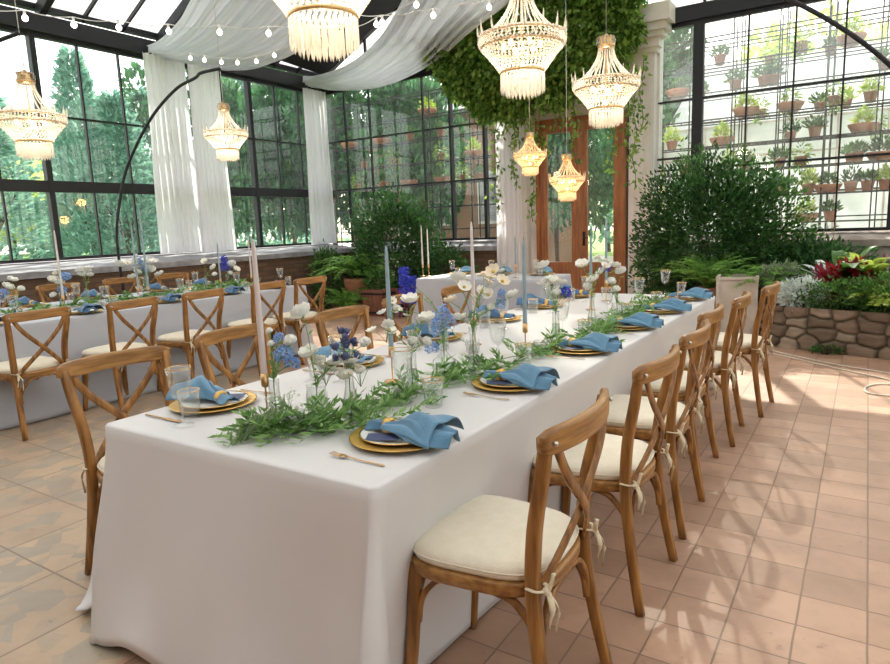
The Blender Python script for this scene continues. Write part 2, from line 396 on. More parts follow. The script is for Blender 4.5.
for k in range(len(ys)-1):
    window((XL, ys[k]), (XL, ys[k+1]), 3, ZS, ZE, HL, (0, 1.77), tb=.035)
window((XL, YF), (XL, ys[0]), 2, ZS, ZE, HL, (0,), tb=.035)
window((XL, YB), (-7.43, YB), 3, ZS, ZE, [(3.10, .025), (2.165, .028)], (0,), tb=.06, thin=.026, pane=M['pane_b'])
window((-7.43, YB), (-5.58, YB), 3, ZS, ZE, [(3.10, .025), (2.165, .028)], (1.2,), tb=.02, thin=.026, pane=M['pane_b'])
window((-5.58, YB), (-5.1, YB), 1, ZS, ZE, [(3.10, .025), (2.165, .028)], (0,), tb=.05, pane=M['pane_b'])
window((-2.66, YB), (-2.04, YB), 1, ZS, ZE, [(3.03, .025), (2.235, .03), (2.07, .025)], (.55,), tb=.07, pane=M['pane_r'])
window((-2.04, YB), (.2, YB), 4, ZS, ZE, [(3.03, .025), (2.07, .03)], (), pane=M['pane_r'])
window((.2, YB), (2.4, YB), 4, ZS, ZE, [(3.03, .025), (2.07, .03)], (0,), tb=.05, pane=M['pane_r'])
window((2.4, YB), (XR, YB), 4, ZS, ZE, [(3.03, .025), (2.07, .03)], (0,), tb=.05, pane=M['pane_b'])
for a, b in ((YF, -.1), (-.1, 3.2), (3.2, 6.6), (6.6, YB)):
    window((XR, a), (XR, b), 5, ZS, ZE, HL, (0,), tb=.035)
# extra thin intermediate bars seen at the top of the left bays
# eave beams
def trim(n, a, b, m=M['frame']): return struct(MB().bx(a, b).build('trim_%d' % n, m, smooth=False))
trim(1, (XL-.12, YF, ZE), (XL+.12, YB, ZE+.22)); trim(2, (XL-.1, YF, ZE+.30), (XL+.02, YB, ZE+.38))
trim(3, (XL, YB-.1, ZE), (XR, YB+.1, ZE+.2)); trim(4, (XR-.1, YF, ZE), (XR+.1, YB, ZE+.2)); trim(5, (XL, YF-.1, ZE), (XR, YF+.1, ZE+.2))
# roof
RX, SL = -2.6, .51; ZR = ZE+.33+SL*(RX-XL)
SLr = (ZR-ZE-.33)/(XR-RX)
m = MB()
y = 5.344-.577*15
rk = []
while y < YB+.2: rk.append(y); y += .577
def rafter(m, y, x0, z0, x1, z1, t=.05, h=.09):
    m.add([(x0, y-t/2, z0-h), (x0, y+t/2, z0-h), (x1, y+t/2, z1-h), (x1, y-t/2, z1-h), (x0, y-t/2, z0), (x0, y+t/2, z0), (x1, y+t/2, z1), (x1, y-t/2, z1)],
          [(0, 1, 2, 3), (4, 7, 6, 5), (0, 4, 5, 1), (1, 5, 6, 2), (2, 6, 7, 3), (3, 7, 4, 0)])
for i, y in enumerate(rk):
    big = abs(((y-6.5+.29) % 1.77)-.29) < .29
    t, h = (.09, .16) if big else (.03, .06)
    rafter(m, y, XL, ZE+.33, RX, ZR, t, h); rafter(m, y, XR, ZE+.33, RX, ZR, t, h)
for k in range(1, 4):
    x = XL+(RX-XL)*k/4; z = ZE+.33+SL*(x-XL); m.bx((x-.04, YF, z-.16), (x+.04, YB, z-.06))
    x = XR-(XR-RX)*k/4; z = ZE+.33+SLr*(XR-x); m.bx((x-.04, YF, z-.16), (x+.04, YB, z-.06))
m.bx((RX-.05, YF, ZR-.2), (RX+.05, YB, ZR))
struct(m.build('trim_6', M['frame'], smooth=False))
def roofpanel(name, x0, z0, x1, z1, y0, y1, m_, off=.03, t=.012):
    return struct(MB().add([(x0, y0, z0+off), (x1, y0, z1+off), (x1, y1, z1+off), (x0, y1, z0+off), (x0, y0, z0+off+t), (x1, y0, z1+off+t), (x1, y1, z1+off+t), (x0, y1, z0+off+t)],
           [(3, 2, 1, 0), (4, 5, 6, 7), (0, 1, 5, 4), (1, 2, 6, 5), (2, 3, 7, 6), (3, 0, 4, 7)]).build(name, m_, smooth=False))
roofpanel('ceiling', XL, ZE+.33, RX, ZR, YF, YB, M['roof_glass'])
roofpanel('ceiling.001', XR, ZE+.33, RX, ZR, YF, YB, M['roof_glass'])
# black roof-darkening sheet added so the far roof bays read dark
def zl(x): return ZE+.33+SL*(x-XL)
sc = MB().add([(XL+.5, 6.9, zl(XL+.5)-.2), (RX-.4, 5.2, zl(RX-.4)-.25), (RX-.4, YB-.1, zl(RX-.4)-.25), (XL+.2, YB-.1, zl(XL+.2)-.12)], [(0, 1, 2, 3)]).build('roof_darkening_sheet', M['shade'], smooth=False)
tag(sc, 'black roof-darkening sheet added under the roof at the far left corner', 'roof-darkening sheet')
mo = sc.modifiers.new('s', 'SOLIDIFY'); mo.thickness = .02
# gable above back wall
m = MB()
m.add([(XL, YB+.02, ZE+.2), (RX, YB+.02, ZE+.2), (RX, YB+.02, ZR), (XL, YB+.02, ZE+.33)], [(0, 1, 2, 3)])
g1 = struct(m.build('wall_gable', M['gable'], smooth=False)); mo = g1.modifiers.new('s', 'SOLIDIFY'); mo.thickness = .01
m = MB(); m.add([(RX, YB+.02, ZE+.2), (XR, YB+.02, ZE+.2), (XR, YB+.02, ZE+.33), (RX, YB+.02, ZR)], [(0, 1, 2, 3)])
g2 = struct(m.build('wall_gable.001', M['gable'], smooth=False)); mo = g2.modifiers.new('s', 'SOLIDIFY'); mo.thickness = .01
m = MB()
for k in range(1, 12):
    x = XL+k*.6*2; 
    if x > XR-.3: break
    zt = zl(x) if x < RX else ZE+.33+SLr*(XR-x)
    m.bx((x-.02, YB-.03, ZE+.2), (x+.02, YB+.01, zt))
m.bx((XL, YB-.03, 5.2), (XR, YB+.01, 5.25))
struct(m.build('trim_7', M['frame'], smooth=False))

# door wall: pier between the two glazed runs
def zdoor(): pass
xd0, xd1, zd = -4.6, -3.11, 3.0
m = MB(); m.bx((-5.12, YB-.02, 0), (xd0, YB+.16, ZE)); m.bx((xd1, YB-.02, 0), (-2.64, YB+.16, ZE)); m.bx((xd0, YB-.02, zd), (xd1, YB+.16, ZE))
struct(m.build('wall_door', M['white'], smooth=False))
# pilasters with capitals
def pilaster(name, x0, x1):
    m = MB(); m.bx((x0, YB-.16, 0), (x1, YB-.02, 3.72))
    for k in range(3):
        xx = x0+(x1-x0)*(k+.5)/3; m.bx((xx-.035, YB-.172, .3), (xx+.035, YB-.158, 3.5))
    o = struct(m.build(name, M['white'], smooth=False))
    m = MB()
    for k, (z0, z1, e) in enumerate(((3.72, 3.78, .04), (3.78, 3.9, .08), (3.9, 3.97, .15), (3.97, 4.07, .2), (4.07, 4.3, .26))):
        m.bx((x0-e, YB-.16-e, z0), (x1+e, YB-.03, z1))
    m.bx((x0-.08, YB-.24, 0), (x1+.08, YB-.03, .22))
    m.build('capital', M['white'], o, smooth=False)
    return o
pilaster('trim_8', -3.04, -2.68)
pilaster('trim_9', -5.08, -4.72)
struct(MB().bx((-3.095, YB-.06, 0), (-3.065, YB-.02, 3.6)).build('trim_10', M['frame'], smooth=False))
# double door
dr = thing('door_1', 'varnished wooden double glass door', 'door', (0, 0, 0)); del dr['category']; struct(dr)
yq = YB-.03
m = MB(); m.bx((xd0, yq-.03, 0), (xd0+.07, yq+.08, zd)); m.bx((xd1-.07, yq-.03, 0), (xd1, yq+.08, zd)); m.bx((xd0+.07, yq-.03, zd-.08), (xd1-.07, yq+.08, zd)); m.build('frame', M['door'], dr, smooth=False)
def leaf_(x0, x1):
    m = MB(); a, b = .125, .125; y0, y1 = yq-.02, yq+.03
    m.bx((x0, y0, .02), (x0+a, y1, zd-.09)); m.bx((x1-b, y0, .02), (x1, y1, zd-.09)); m.bx((x0+a, y0, .02), (x1-b, y1, .16)); m.bx((x0+a, y0, .60), (x1-b, y1, .74)); m.bx((x0+a, y0, zd-.22), (x1-b, y1, zd-.09))
    m.bx((x0+a, y0+.015, .16), (x1-b, y1-.015, .60)); m.bx((x0+a+.03, y0+.004, .2), (x1-b-.03, y1-.01, .56))
    o = m.build('door_leaf', M['door'], dr, smooth=False)
    MB().bx((x0+a, yq, .74), (x1-b, yq+.008, zd-.22)).build('pane', M['pane_b'], o, smooth=False)
    return o
l1 = leaf_(xd0+.07, -3.862); l2 = leaf_(-3.852, xd1-.07)
h = MB(); h.bx((-3.80, yq-.028, 1.0), (-3.76, yq-.02, 1.22)); h.sweep([(-3.78, yq-.03, 1.13), (-3.78, yq-.06, 1.13), (-3.70, yq-.065, 1.13)], .008); h.build('handle', M['frame'], l2)

# ---------------------------------------------------------------- outside
struct(MB().bx((-90, YF-40, -.16), (60, 90, -.11)).build('ground', M['lawn'], smooth=False))
struct(MB().bx((-52, -30, -.11), (-27, 70, -.09)).build('ground.001', M['pave'], smooth=False))
struct(MB().bx((-30, YB+.2, -.11), (14, 26, -.085)).build('ground.002', M['pave'], smooth=False))
# ---------------------------------------------------------------- curtains and ceiling drapes
def curtain(p0, p1, z0, z1, n, label, amp=.05, flare=1.0, group='white voile curtains'):
    p0 = np.array(p0, float); p1 = np.array(p1, float); d = p1-p0; L = np.linalg.norm(d); d /= L; nn = np.array([d[1], -d[0]])
    W = n*10; G = []
    ph = rnd.random()*6
    for i in range(16):
        t = i/15; row = []
        for j in range(W+1):
            s = j/W; sp = (s-.5)*(1+(flare-1)*t)+.5
            a = amp*(.55+.45*t)*(math.sin(2*PI*n*s+ph)+.35*math.sin(2*PI*n*2.3*s+1+ph+t*.8))
            q = p0+d*L*sp+nn*a+d*.012*math.sin(5*t+s*9)
            row.append((q[0], q[1], z1+(z0-z1)*t))
        G.append(row)
    o = MB().grid(G).build('curtain', M['curtain'])
    return tag(o, label, 'curtain', group)
curtain((XL+.26, 6.02), (XL+.22, 6.74), 1.14, 4.05, 8, 'white voile curtain on the left wall, the one nearer the arched lamp stand', flare=1.12)
curtain((XL+.34, 6.70), (XL+.22, 7.38), 1.12, 4.05, 8, 'white voile curtain on the left wall beside the middle hanging chandelier', flare=1.1)
curtain((XL+.22, 9.32), (XL+.2, 9.92), 1.13, 4.05, 6, 'white voile curtain in the far left corner of the glasshouse', flare=1.1)
def strip(ctrl, name, label, n=7, amp=.05, group='ceiling drapes'):
    # ctrl: (centre, half-width vector)
    c = cat_rom([k[0] for k in ctrl], 10); w = cat_rom([k[1] for k in ctrl], 10); G = []
    W = n*8; m_ = len(c)
    for i in range(m_):
        t = c[min(i+1, m_-1)]-c[max(i-1, 0)]; t /= np.linalg.norm(t)
        nr = np.cross(t, w[i]); nr /= np.linalg.norm(nr)+1e-9; row = []
        f = i/(m_-1)
        for j in range(W+1):
            s = 2*j/W-1
            a = amp*(math.sin(2*PI*n*s/2+2*math.sin(f*2))+.5*math.sin(2*PI*n*s*1.1+f*5+1))*(1-.3*s*s)
            row.append(c[i]+w[i]*s+nr*a-np.array([0, 0, .10*math.sin(PI*f)*(1-s*s)]))
        G.append(row)
    o = MB().grid(G).build(name, M['drape'])
    return tag(o, label, 'drape', group)
def ctrl_px(L):
    out = []
    for (a, b, dep) in L:
        A = atd(a, dep); B = atd(b, dep+ .0); out.append(((A+B)/2, (B-A)/2))
    return out
dC1 = depth((XL+.2, 6.4, 4)); dC2 = depth((XL+.2, 7.0, 4)); dC3 = depth((XL+.2, 9.5, 4))
strip(ctrl_px([((141, 49), (180, 57), dC1), ((158, 42), (222, 62), dC1-.5), ((178, 22), (262, 56), dC1-1.2), ((192, -2), (300, 42), dC1-1.9), ((225, -50), (350, 5), dC1-2.9), ((300, -130), (400, -60), dC1-3.8)]), 'drape', 'white chiffon swag rising from the left wall curtains to the ridge', n=8, amp=.06)
strip(ctrl_px([((181, 58), (216, 63), dC2), ((205, 56), (240, 68), dC2-.3), ((235, 40), (270, 64), dC2-1.0), ((270, 10), (300, 50), dC2-1.8), ((310, -30), (350, 12), dC2-2.8), ((350, -120), (400, -70), dC2-3.8)]), 'drape', 'narrow white chiffon swag hanging just right of the wider left swag', n=4, amp=.04)
strip(ctrl_px([((297, 79), (322, 85), dC3), ((322, 75), (350, 89), dC3-.4), ((350, 64), (392, 83), dC3-1.1), ((378, 40), (436, 62), dC3-1.8), ((398, 8), (470, 34), dC3-2.5), ((420, -40), (520, -8), dC3-3.3), ((470, -130), (560, -80), dC3-4.3)]), 'drape', 'white chiffon swag rising from the far left corner curtain', n=8, amp=.065)
curtain((-5.12, 9.55), (-4.66, 9.55), .02, 3.55, 5, 'white pleated curtain hanging left of the wooden door', amp=.03, group='white door curtain')

# ---------------------------------------------------------------- tables
def sstep(a, b, x): t = min(1, max(0, (x-a)/(b-a))); return t*t*(3-2*t)
def cloth(name, x0, x1, y0, y1, zt, flare, label, m_, seed, pushes=(), lifts=(), nrow=20):
    R = .025; per = []
    cs = [(x1-R, y0+R, -PI/2), (x1-R, y1-R, 0), (x0+R, y1-R, PI/2), (x0+R, y0+R, PI)]
    for k, (cx, cy, a0) in enumerate(cs):
        for j in range(13):
            a = a0+PI/2*j/12; per.append((cx+R*math.cos(a), cy+R*math.sin(a), math.cos(a), math.sin(a), 1-abs(j-6)/6.0))
        nx, ny, _ = cs[(k+1) % 4]; ex, ey = cs[k][0]+R*math.cos(a0+PI/2), cs[k][1]+R*math.sin(a0+PI/2)
        a1 = a0+PI/2; tx, ty = nx+R*math.cos(a1), ny+R*math.sin(a1); L = math.hypot(tx-ex, ty-ey); n = int(L/.03)
        for j in range(1, n): per.append((ex+(tx-ex)*j/n, ey+(ty-ey)*j/n, math.cos(a1), math.sin(a1), 0))
    G = []
    for ins, dz in ((.018, 0), (.006, 0)):
        G.append([(x-nx*ins, y-ny*ins, zt+dz) for x, y, nx, ny, c in per])
    for i in range(nrow+1):
        t = i/nrow; row = []; 
        for (x, y, nx, ny, c) in per:
            s = x*1.3+y*1.7+seed
            along = (y if abs(nx) > .7 else x)
            # distance to nearest corner -> folds gather there
            dc = min(math.hypot(x-a, y-b) for a in (x0, x1) for b in (y0, y1))
            fold = math.exp(-dc*2.4)*.06*math.sin(dc*13+seed)+.02*noise.noise(Vector((along*2.6, seed, t*.7)))+.016*noise.noise(Vector((along*6, seed+5, t*.5)))
            sd = (3 if nx < -.7 else 1 if nx > .7 else 0 if ny < -.7 else 2)
            if c > 0:
                w0 = max(0, -ny)**2; w2 = max(0, ny)**2; w1 = max(0, nx)**2; w3 = max(0, -nx)**2
                fl = flare[0]*w0+flare[1]*w1+flare[2]*w2+flare[3]*w3
            else: fl = flare[sd]
            d = t**1.1*fl+fold*sstep(.05, .7, t)*(.55 if c == 0 else .8)
            zz = zt-.006-t*(zt-.012)
            if t > 0 and c == 0:
                for (px, py, w, k) in pushes:
                    if abs((y if abs(nx) > .7 else x)-(py if abs(nx) > .7 else px)) < w*1.8 and math.hypot(x-px, y-py) < .6:
                        u = abs((y-py) if abs(nx) > .7 else (x-px))/w
                        d -= k*math.exp(-u*u)*sstep(0, .5, t)
                for (lx, ly, w, h) in lifts:
                    u = math.hypot(x-lx, y-ly)/w; zz += h*math.exp(-u*u)*sstep(.8, 1, t); d += h*.8*math.exp(-u*u)*sstep(.6, 1, t)
            bz = .012*noise.noise(Vector((x*4, y*4, seed)))*t
            row.append((x+nx*d, y+ny*d, max(.004, zz+(bz if t < 1 else abs(bz)))))
        G.append(row)
    mb = MB().grid(G, closed=True); n = len(per)
    mb.f = [q[::-1] for q in mb.f]
    mb.f.append(tuple(range(n))); mb.mi.append(0)
    o = mb.build(name, m_)
    mo = o.modifiers.new('s', 'SOLIDIFY'); mo.thickness = .003; mo.offset = -1
    return tag(o, label, 'tablecloth', 'grey floor-length tablecloths')
TZ = .765
def table(x0, x1, y0, y1, label, ins=.16):
    t = thing('banquet_table', label, 'table', ((x0+x1)/2, (y0+y1)/2, 0), 0, 'tables under the cloths')
    w, l = (x1-x0)/2-.02, (y1-y0)/2-.02
    MB().bx((-w, -l, TZ-.05), (w, l, TZ-.012)).build('tabletop', M['soil'], t, smooth=False)
    for sx in (-1, 1):
        for sy in (-1, 1):
            a, b = sx*(w-ins), sy*(l-ins); MB().bx((a-.025, b-.025, .0), (a+.025, b+.025, TZ-.05)).build('leg', M['frame'], t, smooth=False)
MT = (-2.195, -.985, 1.165, 5.48)
LT = (-7.12, -5.5, .6, 5.5)
BT = (-4.68, -2.98, 6.55, 7.42)
RC = [(1.585, -.872, .03), (2.36, -.862, -.02), (3.0, -.872, .02), (3.66, -.93, 0), (4.33, -.885, .03), (5.06, -.80, -.04)]
cloth('tablecloth', *MT, TZ, (.10, -.075, .03, -.015), 'grey satin floor-length cloth on the long front table', M['cloth'], 1.3,
      pushes=[(MT[1], y, .30, .05) for (y, x, r) in RC], lifts=[(-1.98, MT[2], .12, .05), (-1.45, MT[2], .16, .03)])
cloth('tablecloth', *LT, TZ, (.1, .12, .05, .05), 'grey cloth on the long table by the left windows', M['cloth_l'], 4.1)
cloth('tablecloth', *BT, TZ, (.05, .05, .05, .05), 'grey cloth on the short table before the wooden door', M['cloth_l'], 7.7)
table(*MT[:2], *MT[2:], 'long front table covered by a grey satin cloth', .27)
table(*LT[:2], *LT[2:], 'long table by the left windows under its grey cloth')
table(*BT[:2], *BT[2:], 'short table before the wooden door under its grey cloth')
# slack tail of cloth on the floor at the left front corner
G = []
qa, qb, qc, qd = atz((100, 560), .01), atz((101, 622), .01), atz((76, 613), .01), atz((90, 596), .01)
for i in range(9):
    t = i/8; row = []
    for j in range(11):
        u = j/10; p = (qa*(1-u)+qb*u)*(1-t)+(qd*(1-u)+qc*u)*t
        row.append((p[0], p[1], .015+.13*(1-t)**1.6*(1-.6*u)+.016*abs(math.sin(u*8+t))*(1-t*.5)))
    G.append(row)
o = MB().grid(G).build('cloth_tail', M['cloth']); mo = o.modifiers.new('s', 'SOLIDIFY'); mo.thickness = .003
o.parent = bpy.data.objects['tablecloth']

# ---------------------------------------------------------------- chairs
def make_chair():
    t = thing('crossback_chair', 'x', 'chair', (0, 0, 0), 0, 'cross-back chairs')
    for s in (-1, 1):
        p = cat_rom([(s*.222, -.262, 0), (s*.203, -.222, .22), (s*.19, -.195, .44), (s*.195, -.202, .62), (s*.212, -.232, .78), (s*.222, -.248, .885)], 6)
        n = len(p); MB().sweep(p, [.0155+.003*math.sin(PI*i/n) for i in range(n)], ref=(0, 1, 0), seg=10, sq=True).build('rear_leg', M['wood'], t)
        p = cat_rom([(s*.20, .215, 0), (s*.188, .195, .2), (s*.182, .178, .45)], 5)
        MB().sweep(p, [.0145+.004*i/(len(p)-1) for i in range(len(p))], ref=(0, 1, 0), seg=10, sq=True).build('front_leg', M['wood'], t)
    # seat frame, rounded in plan
    def outline(k, ox=0):
        pts = []
        for i in range(48):
            a = 2*PI*i/48; ca, sa = math.cos(a), math.sin(a); e = .55
            x = math.copysign(abs(ca)**e, ca); y = math.copysign(abs(sa)**e, sa)
            w = .205+.018*y; pts.append((x*w*k, .0+y*.205*k, 0))
        return pts
    pl = [(x, y, .447) for x, y, _ in outline(1)]
    MB().sweep(pl, .017, .020, closed=True, seg=10, sq=True).build('seat_frame', M['wood_rail'], t)
    m = MB(); q = [(x, y, .452) for x, y, _ in outline(.97)]; m.add(q+[(x, y, .444) for x, y, _ in q], [tuple(range(48)), tuple(range(48, 96))[::-1]]+[(i, (i+1) % 48, 48+(i+1) % 48, 48+i)[::-1] for i in range(48)]); m.build('seat', M['seat'], t, smooth=False)
    # cushion
    m = MB(); G = []
    for k, z in ((.96, .463), (1.02, .470), (1.045, .482), (1.04, .496), (1.0, .507), (.9, .514), (.7, .519), (.4, .521), (.05, .522)):
        G.append([(x, y, z) for x, y, _ in outline(k)])
    m.grid(G, closed=True); m.f.append(tuple(range(48))[::-1]); m.mi.append(0); m.f.append(tuple(8*48+i for i in range(48))); m.mi.append(0)
    cu = m.build('cushion', M['cushion'], t)
    p = [(x, y, .49) for x, y, _ in outline(1.05)]; MB().sweep(p, .0025, closed=True, seg=5).build('piping', M['cushion'], cu)
    for s in (-1, 1):
        x, y, z = s*.19, -.222, .475
        m = MB()
        m.sweep(cat_rom([(s*.165, -.19, z), (x-s*.02, y-.0, z), (x, y-.006, z-.004), (x+s*.024, y+.01, z), (x+s*.02, y+.04, z)], 4), .007, .0022, seg=6)
        m.ball((x, y-.008, z-.006), .012, 6, 5)
        m.sweep(cat_rom([(x, y-.012, z-.005), (x-s*.012, y-.022, z+.035), (x-s*.022, y-.02, z+.03), (x-s*.006, y-.014, z-.004)], 4), .0065, .002, seg=6)
        m.sweep(cat_rom([(x, y-.014, z-.008), (x+.012, y-.035, z-.05), (x+.008, y-.03, z-.12)], 5), .0085, .002, seg=6)
        m.sweep(cat_rom([(x, y-.014, z-.008), (x-.014, y-.03, z-.04), (x-.02, y-.024, z-.09)], 5), .0085, .002, seg=6)
        m.build('tie', M['tie'], cu)
    # bentwood arches
    def arch(a, b, zl=.25, zt=.425):
        a = np.array(a); b = np.array(b); d = b-a; L = np.linalg.norm(d); u = d/L
        P = [(*(a), zl)]+[(*(a+u*r), z) for r, z in ((.012, zl+.07), (.05, zt-.045), (.11, zt-.008))]+[(*(b-u*r), z) for r, z in ((.11, zt-.008), (.05, zt-.045), (.012, zl+.07))]+[(*(b), zl)]
        MB().sweep(cat_rom(P, 4), .008, .0105, ref=(u[1], -u[0], 0), seg=8, sq=True).build('brace', M['wood'], t)
    arch((-.178, -.21), (-.178, .18)); arch((.178, -.21), (.178, .18)); arch((-.18, .186), (.18, .186)); arch((-.185, -.208), (.185, -.208))
    # top rail
    p = []
    for i in range(21):
        s = i/10-1; p.append((s*.245, -.246-.052*(1-s*s)+.004, .877+.004*(1-s*s)))
    hh = [.034*(1-.42*abs(i/10-1)**14) for i in range(21)]
    MB().sweep(p, [.0125]*21, hh, ref=(0, 0, 1), seg=14, sq=True).build('top_rail', M['wood_rail'], t)
    # crossed slats
    for s in (-1, 1):
        P = cat_rom([(s*.20, -.262, .875), (s*.13, -.268, .765), (0, -.262+s*.007, .632), (-s*.11, -.232, .53), (-s*.168, -.205, .462)], 5)
        MB().sweep(P, .016, .0055, ref=(0, 1, 0), seg=8, sq=True).build('cross_slat', M['wood'], t)
    for s in (-1, 1):
        MB().ball((s*.218, -.271, .877), .0075, 8, 5).build('bolt', M['bolt'], t)
    return t
chair0 = make_chair(); first = [True]
def chair(x, y, rz, label, group):
    o = chair0 if first[0] else copy_tree(chair0); first[0] = False
    return place(o, (x, y, 0), rz, label, group)
for i, (y, x, r) in enumerate(RC):
    chair(x, y, PI/2+r, '%s cross-back chair on the right of the front table, counted from the camera' % ORD[i], 'chairs along the right side of the front table')
for i, (y, x, r) in enumerate([(1.51, -2.425, -.03), (2.21, -2.50, .06), (3.02, -2.48, 0), (3.77, -2.56, .03), (4.47, -2.52, -.03)]):
    chair(x, y, -PI/2+r, '%s cross-back chair on the left of the front table, counted from the camera' % ORD[i], 'chairs along the left side of the front table')
for i, (y, x, r) in enumerate([(2.27, -5.25, .12), (2.95, -5.17, .14), (3.64, -5.19, .12), (4.45, -5.24, .08), (5.02, -5.21, .02)]):
    chair(x, y, PI/2+r, '%s cross-back chair on the aisle side of the left window table' % ORD[i], 'chairs along the aisle side of the left table')
for i, (y, x, r) in enumerate([(3.12, -7.44, 0), (3.80, -7.44, .05), (4.56, -7.46, .0), (5.25, -7.46, -.04)]):
    chair(x, y, -PI/2+r, '%s cross-back chair between the left table and the windows' % ORD[i], 'chairs on the window side of the left table')
# ---------------------------------------------------------------- place settings
TT = TZ+.002
def make_charger():
    t = thing('charger_plate', 'x', 'plate'); 
    MB().lathe([(0, .002), (.09, .002), (.115, .006), (.150, .012), (.156, .0145), (.157, .016), (.153, .0165), (.115, .0105), (.09, .0065), (0, .0065)], seg=48).build('plate_body', M['goldp'], t)
    return t
def make_dinner():
    t = thing('dinner_plate', 'x', 'plate')
    MB().lathe([(0, .000), (.07, .000), (.085, .005), (.118, .013), (.122, .0165), (.119, .0165), (.084, .0085), (.07, .0045), (0, .0045)], seg=40).build('plate_body', M['china'], t)
    MB().lathe([(.1185, .0165), (.1225, .0155), (.1232, .0168), (.1215, .0182), (.1185, .0175)], seg=40).build('gilt_rim', M['goldrim'], t)
    return t
def make_napkin(kind):
    t = thing('napkin', 'x', 'napkin'); mt = M['napkin'] if kind < 2 else M['napkin_l']
    rr = random.Random(kind+3)
    def lay(u0, u1, wfun, hfun, lift, nfold, ph, name, yo=0, zdroop=None):
        G = []
        for i in range(26):
            u = u0+(u1-u0)*i/25; row = []; w = wfun(u); h = hfun(u)
            for j in range(33):
                v = 2*j/32-1
                z = lift(u)+h*(1-abs(v)**2.2)+.006*math.sin(v*nfold+ph+u*20)*min(1, w/.05)
                row.append((u, yo+w*v+.010*math.sin(u*30+v*3+ph)*min(1, w/.04), z))
            G.append(row)
        o = MB().grid(G).build(name, mt, t); mo = o.modifiers.new('s', 'SOLIDIFY'); mo.thickness = .003; return o
    R0 = -.045
    droop = lambda u: .012-.0*u-(.035*sstep(.13, .22, u))
    lay(R0, .155+.02*rr.random(), lambda u: .017+.078*sstep(R0, .12, u), lambda u: .014+.050*sstep(R0, .09, u)*(1-.45*sstep(.11, .2, u)), lambda u: .012, 6, 1, 'napkin_fold', .0)
    lay(R0, .205, lambda u: .017+.055*sstep(R0, .12, u)*(1-.75*sstep(.13, .205, u)), lambda u: .010+.026*sstep(R0, .08, u), lambda u: .004+.020*(1-sstep(.02, .2, u)), 9, 2, 'napkin_fold', -.02)
    lay(-.115, R0, lambda u: .036-.019*sstep(-.115, R0, u), lambda u: .018+.008*math.sin((u+.115)*20), lambda u: .010, 5, .3, 'napkin_end')
    return t
def make_ring():
    o = MB()
    o.lathe([(.017, -.012), (.022, -.013), (.0245, -.005), (.0245, .005), (.022, .013), (.017, .012), (.017, -.012)], seg=20, rib=.05, nrib=7)
    return tag(o.build('napkin_ring', M['ringw']), 'x', 'napkin ring')
def make_card():
    return tag(MB().bx((-.05, -.032, 0), (.05, .032, .0012)).build('menu_card', M['card'], smooth=False), 'x', 'card')
def make_fork():
    m = MB(); m.sweep([(.085, 0, .003), (.0, 0, .003), (-.04, 0, .006), (-.055, 0, .006)], [.0045, .0028, .0028, .006], .0014, seg=8)
    m.sweep([(-.052, 0, .006), (-.062, 0, .0055), (-.072, 0, .006)], [.006, .011, .0115], .0014, seg=8)
    for k in range(4): m.sweep([(-.07, (k-1.5)*.0062, .006), (-.09, (k-1.5)*.0062, .005), (-.107, (k-1.5)*.006, .009)], .0015, .0009, seg=5)
    return tag(m.build('fork', M['gold']), 'x', 'fork')
def make_knife():
    m = MB(); m.sweep([(.10, 0, .003), (.02, 0, .003), (.01, 0, .003)], [.005, .004, .003], .0022, seg=8)
    m.sweep([(.01, 0, .003), (-.02, .0, .003), (-.09, .001, .003), (-.105, .003, .003)], [.004, .0085, .009, .002], .0008, seg=8)
    return tag(m.build('table_knife', M['gold']), 'x', 'knife')
def make_goblet():
    t = thing('wine_goblet', 'x', 'glass')
    b = MB().lathe([(.004, .085), (.014, .088), (.027, .10), (.033, .125), (.037, .16), (.041, .198), (.040, .198), (.0355, .16), (.031, .127), (.024, .104), (.010, .094), (0, .093)], seg=48, rib=.012, nrib=16).build('bowl', M['glass'], t)
    MB().lathe([(.0405, .1965), (.0418, .197), (.0418, .1995), (.0398, .1995), (.0405, .1965)], seg=32).build('gold_rim', M['goldrim'], b)
    MB().lathe([(.034, .0), (.034, .002), (.015, .005), (.005, .012), (.0035, .03), (.0035, .07), (.006, .088), (0, .09)], seg=24).build('stem', M['glass'], t)
    return t
def make_tumbler():
    t = thing('ribbed_tumbler', 'x', 'glass')
    b = MB().lathe([(0, .003), (.028, .003), (.030, .0), (.031, .004), (.035, .05), (.039, .097), (.0378, .097), (.0335, .05), (.029, .012), (0, .011)], seg=48, rib=.014, nrib=16).build('bowl', M['glass'], t)
    MB().lathe([(.0378, .0955), (.0398, .096), (.0398, .0985), (.0375, .0985), (.0378, .0955)], seg=32).build('gold_rim', M['goldrim'], b)
    return t
PROTO = {}
def inst(key, maker, loc, rz, label, group, scale=None):
    if key not in PROTO: PROTO[key] = o = maker()
    else: o = copy_tree(PROTO[key])
    return place(o, loc, rz, label, group, scale)
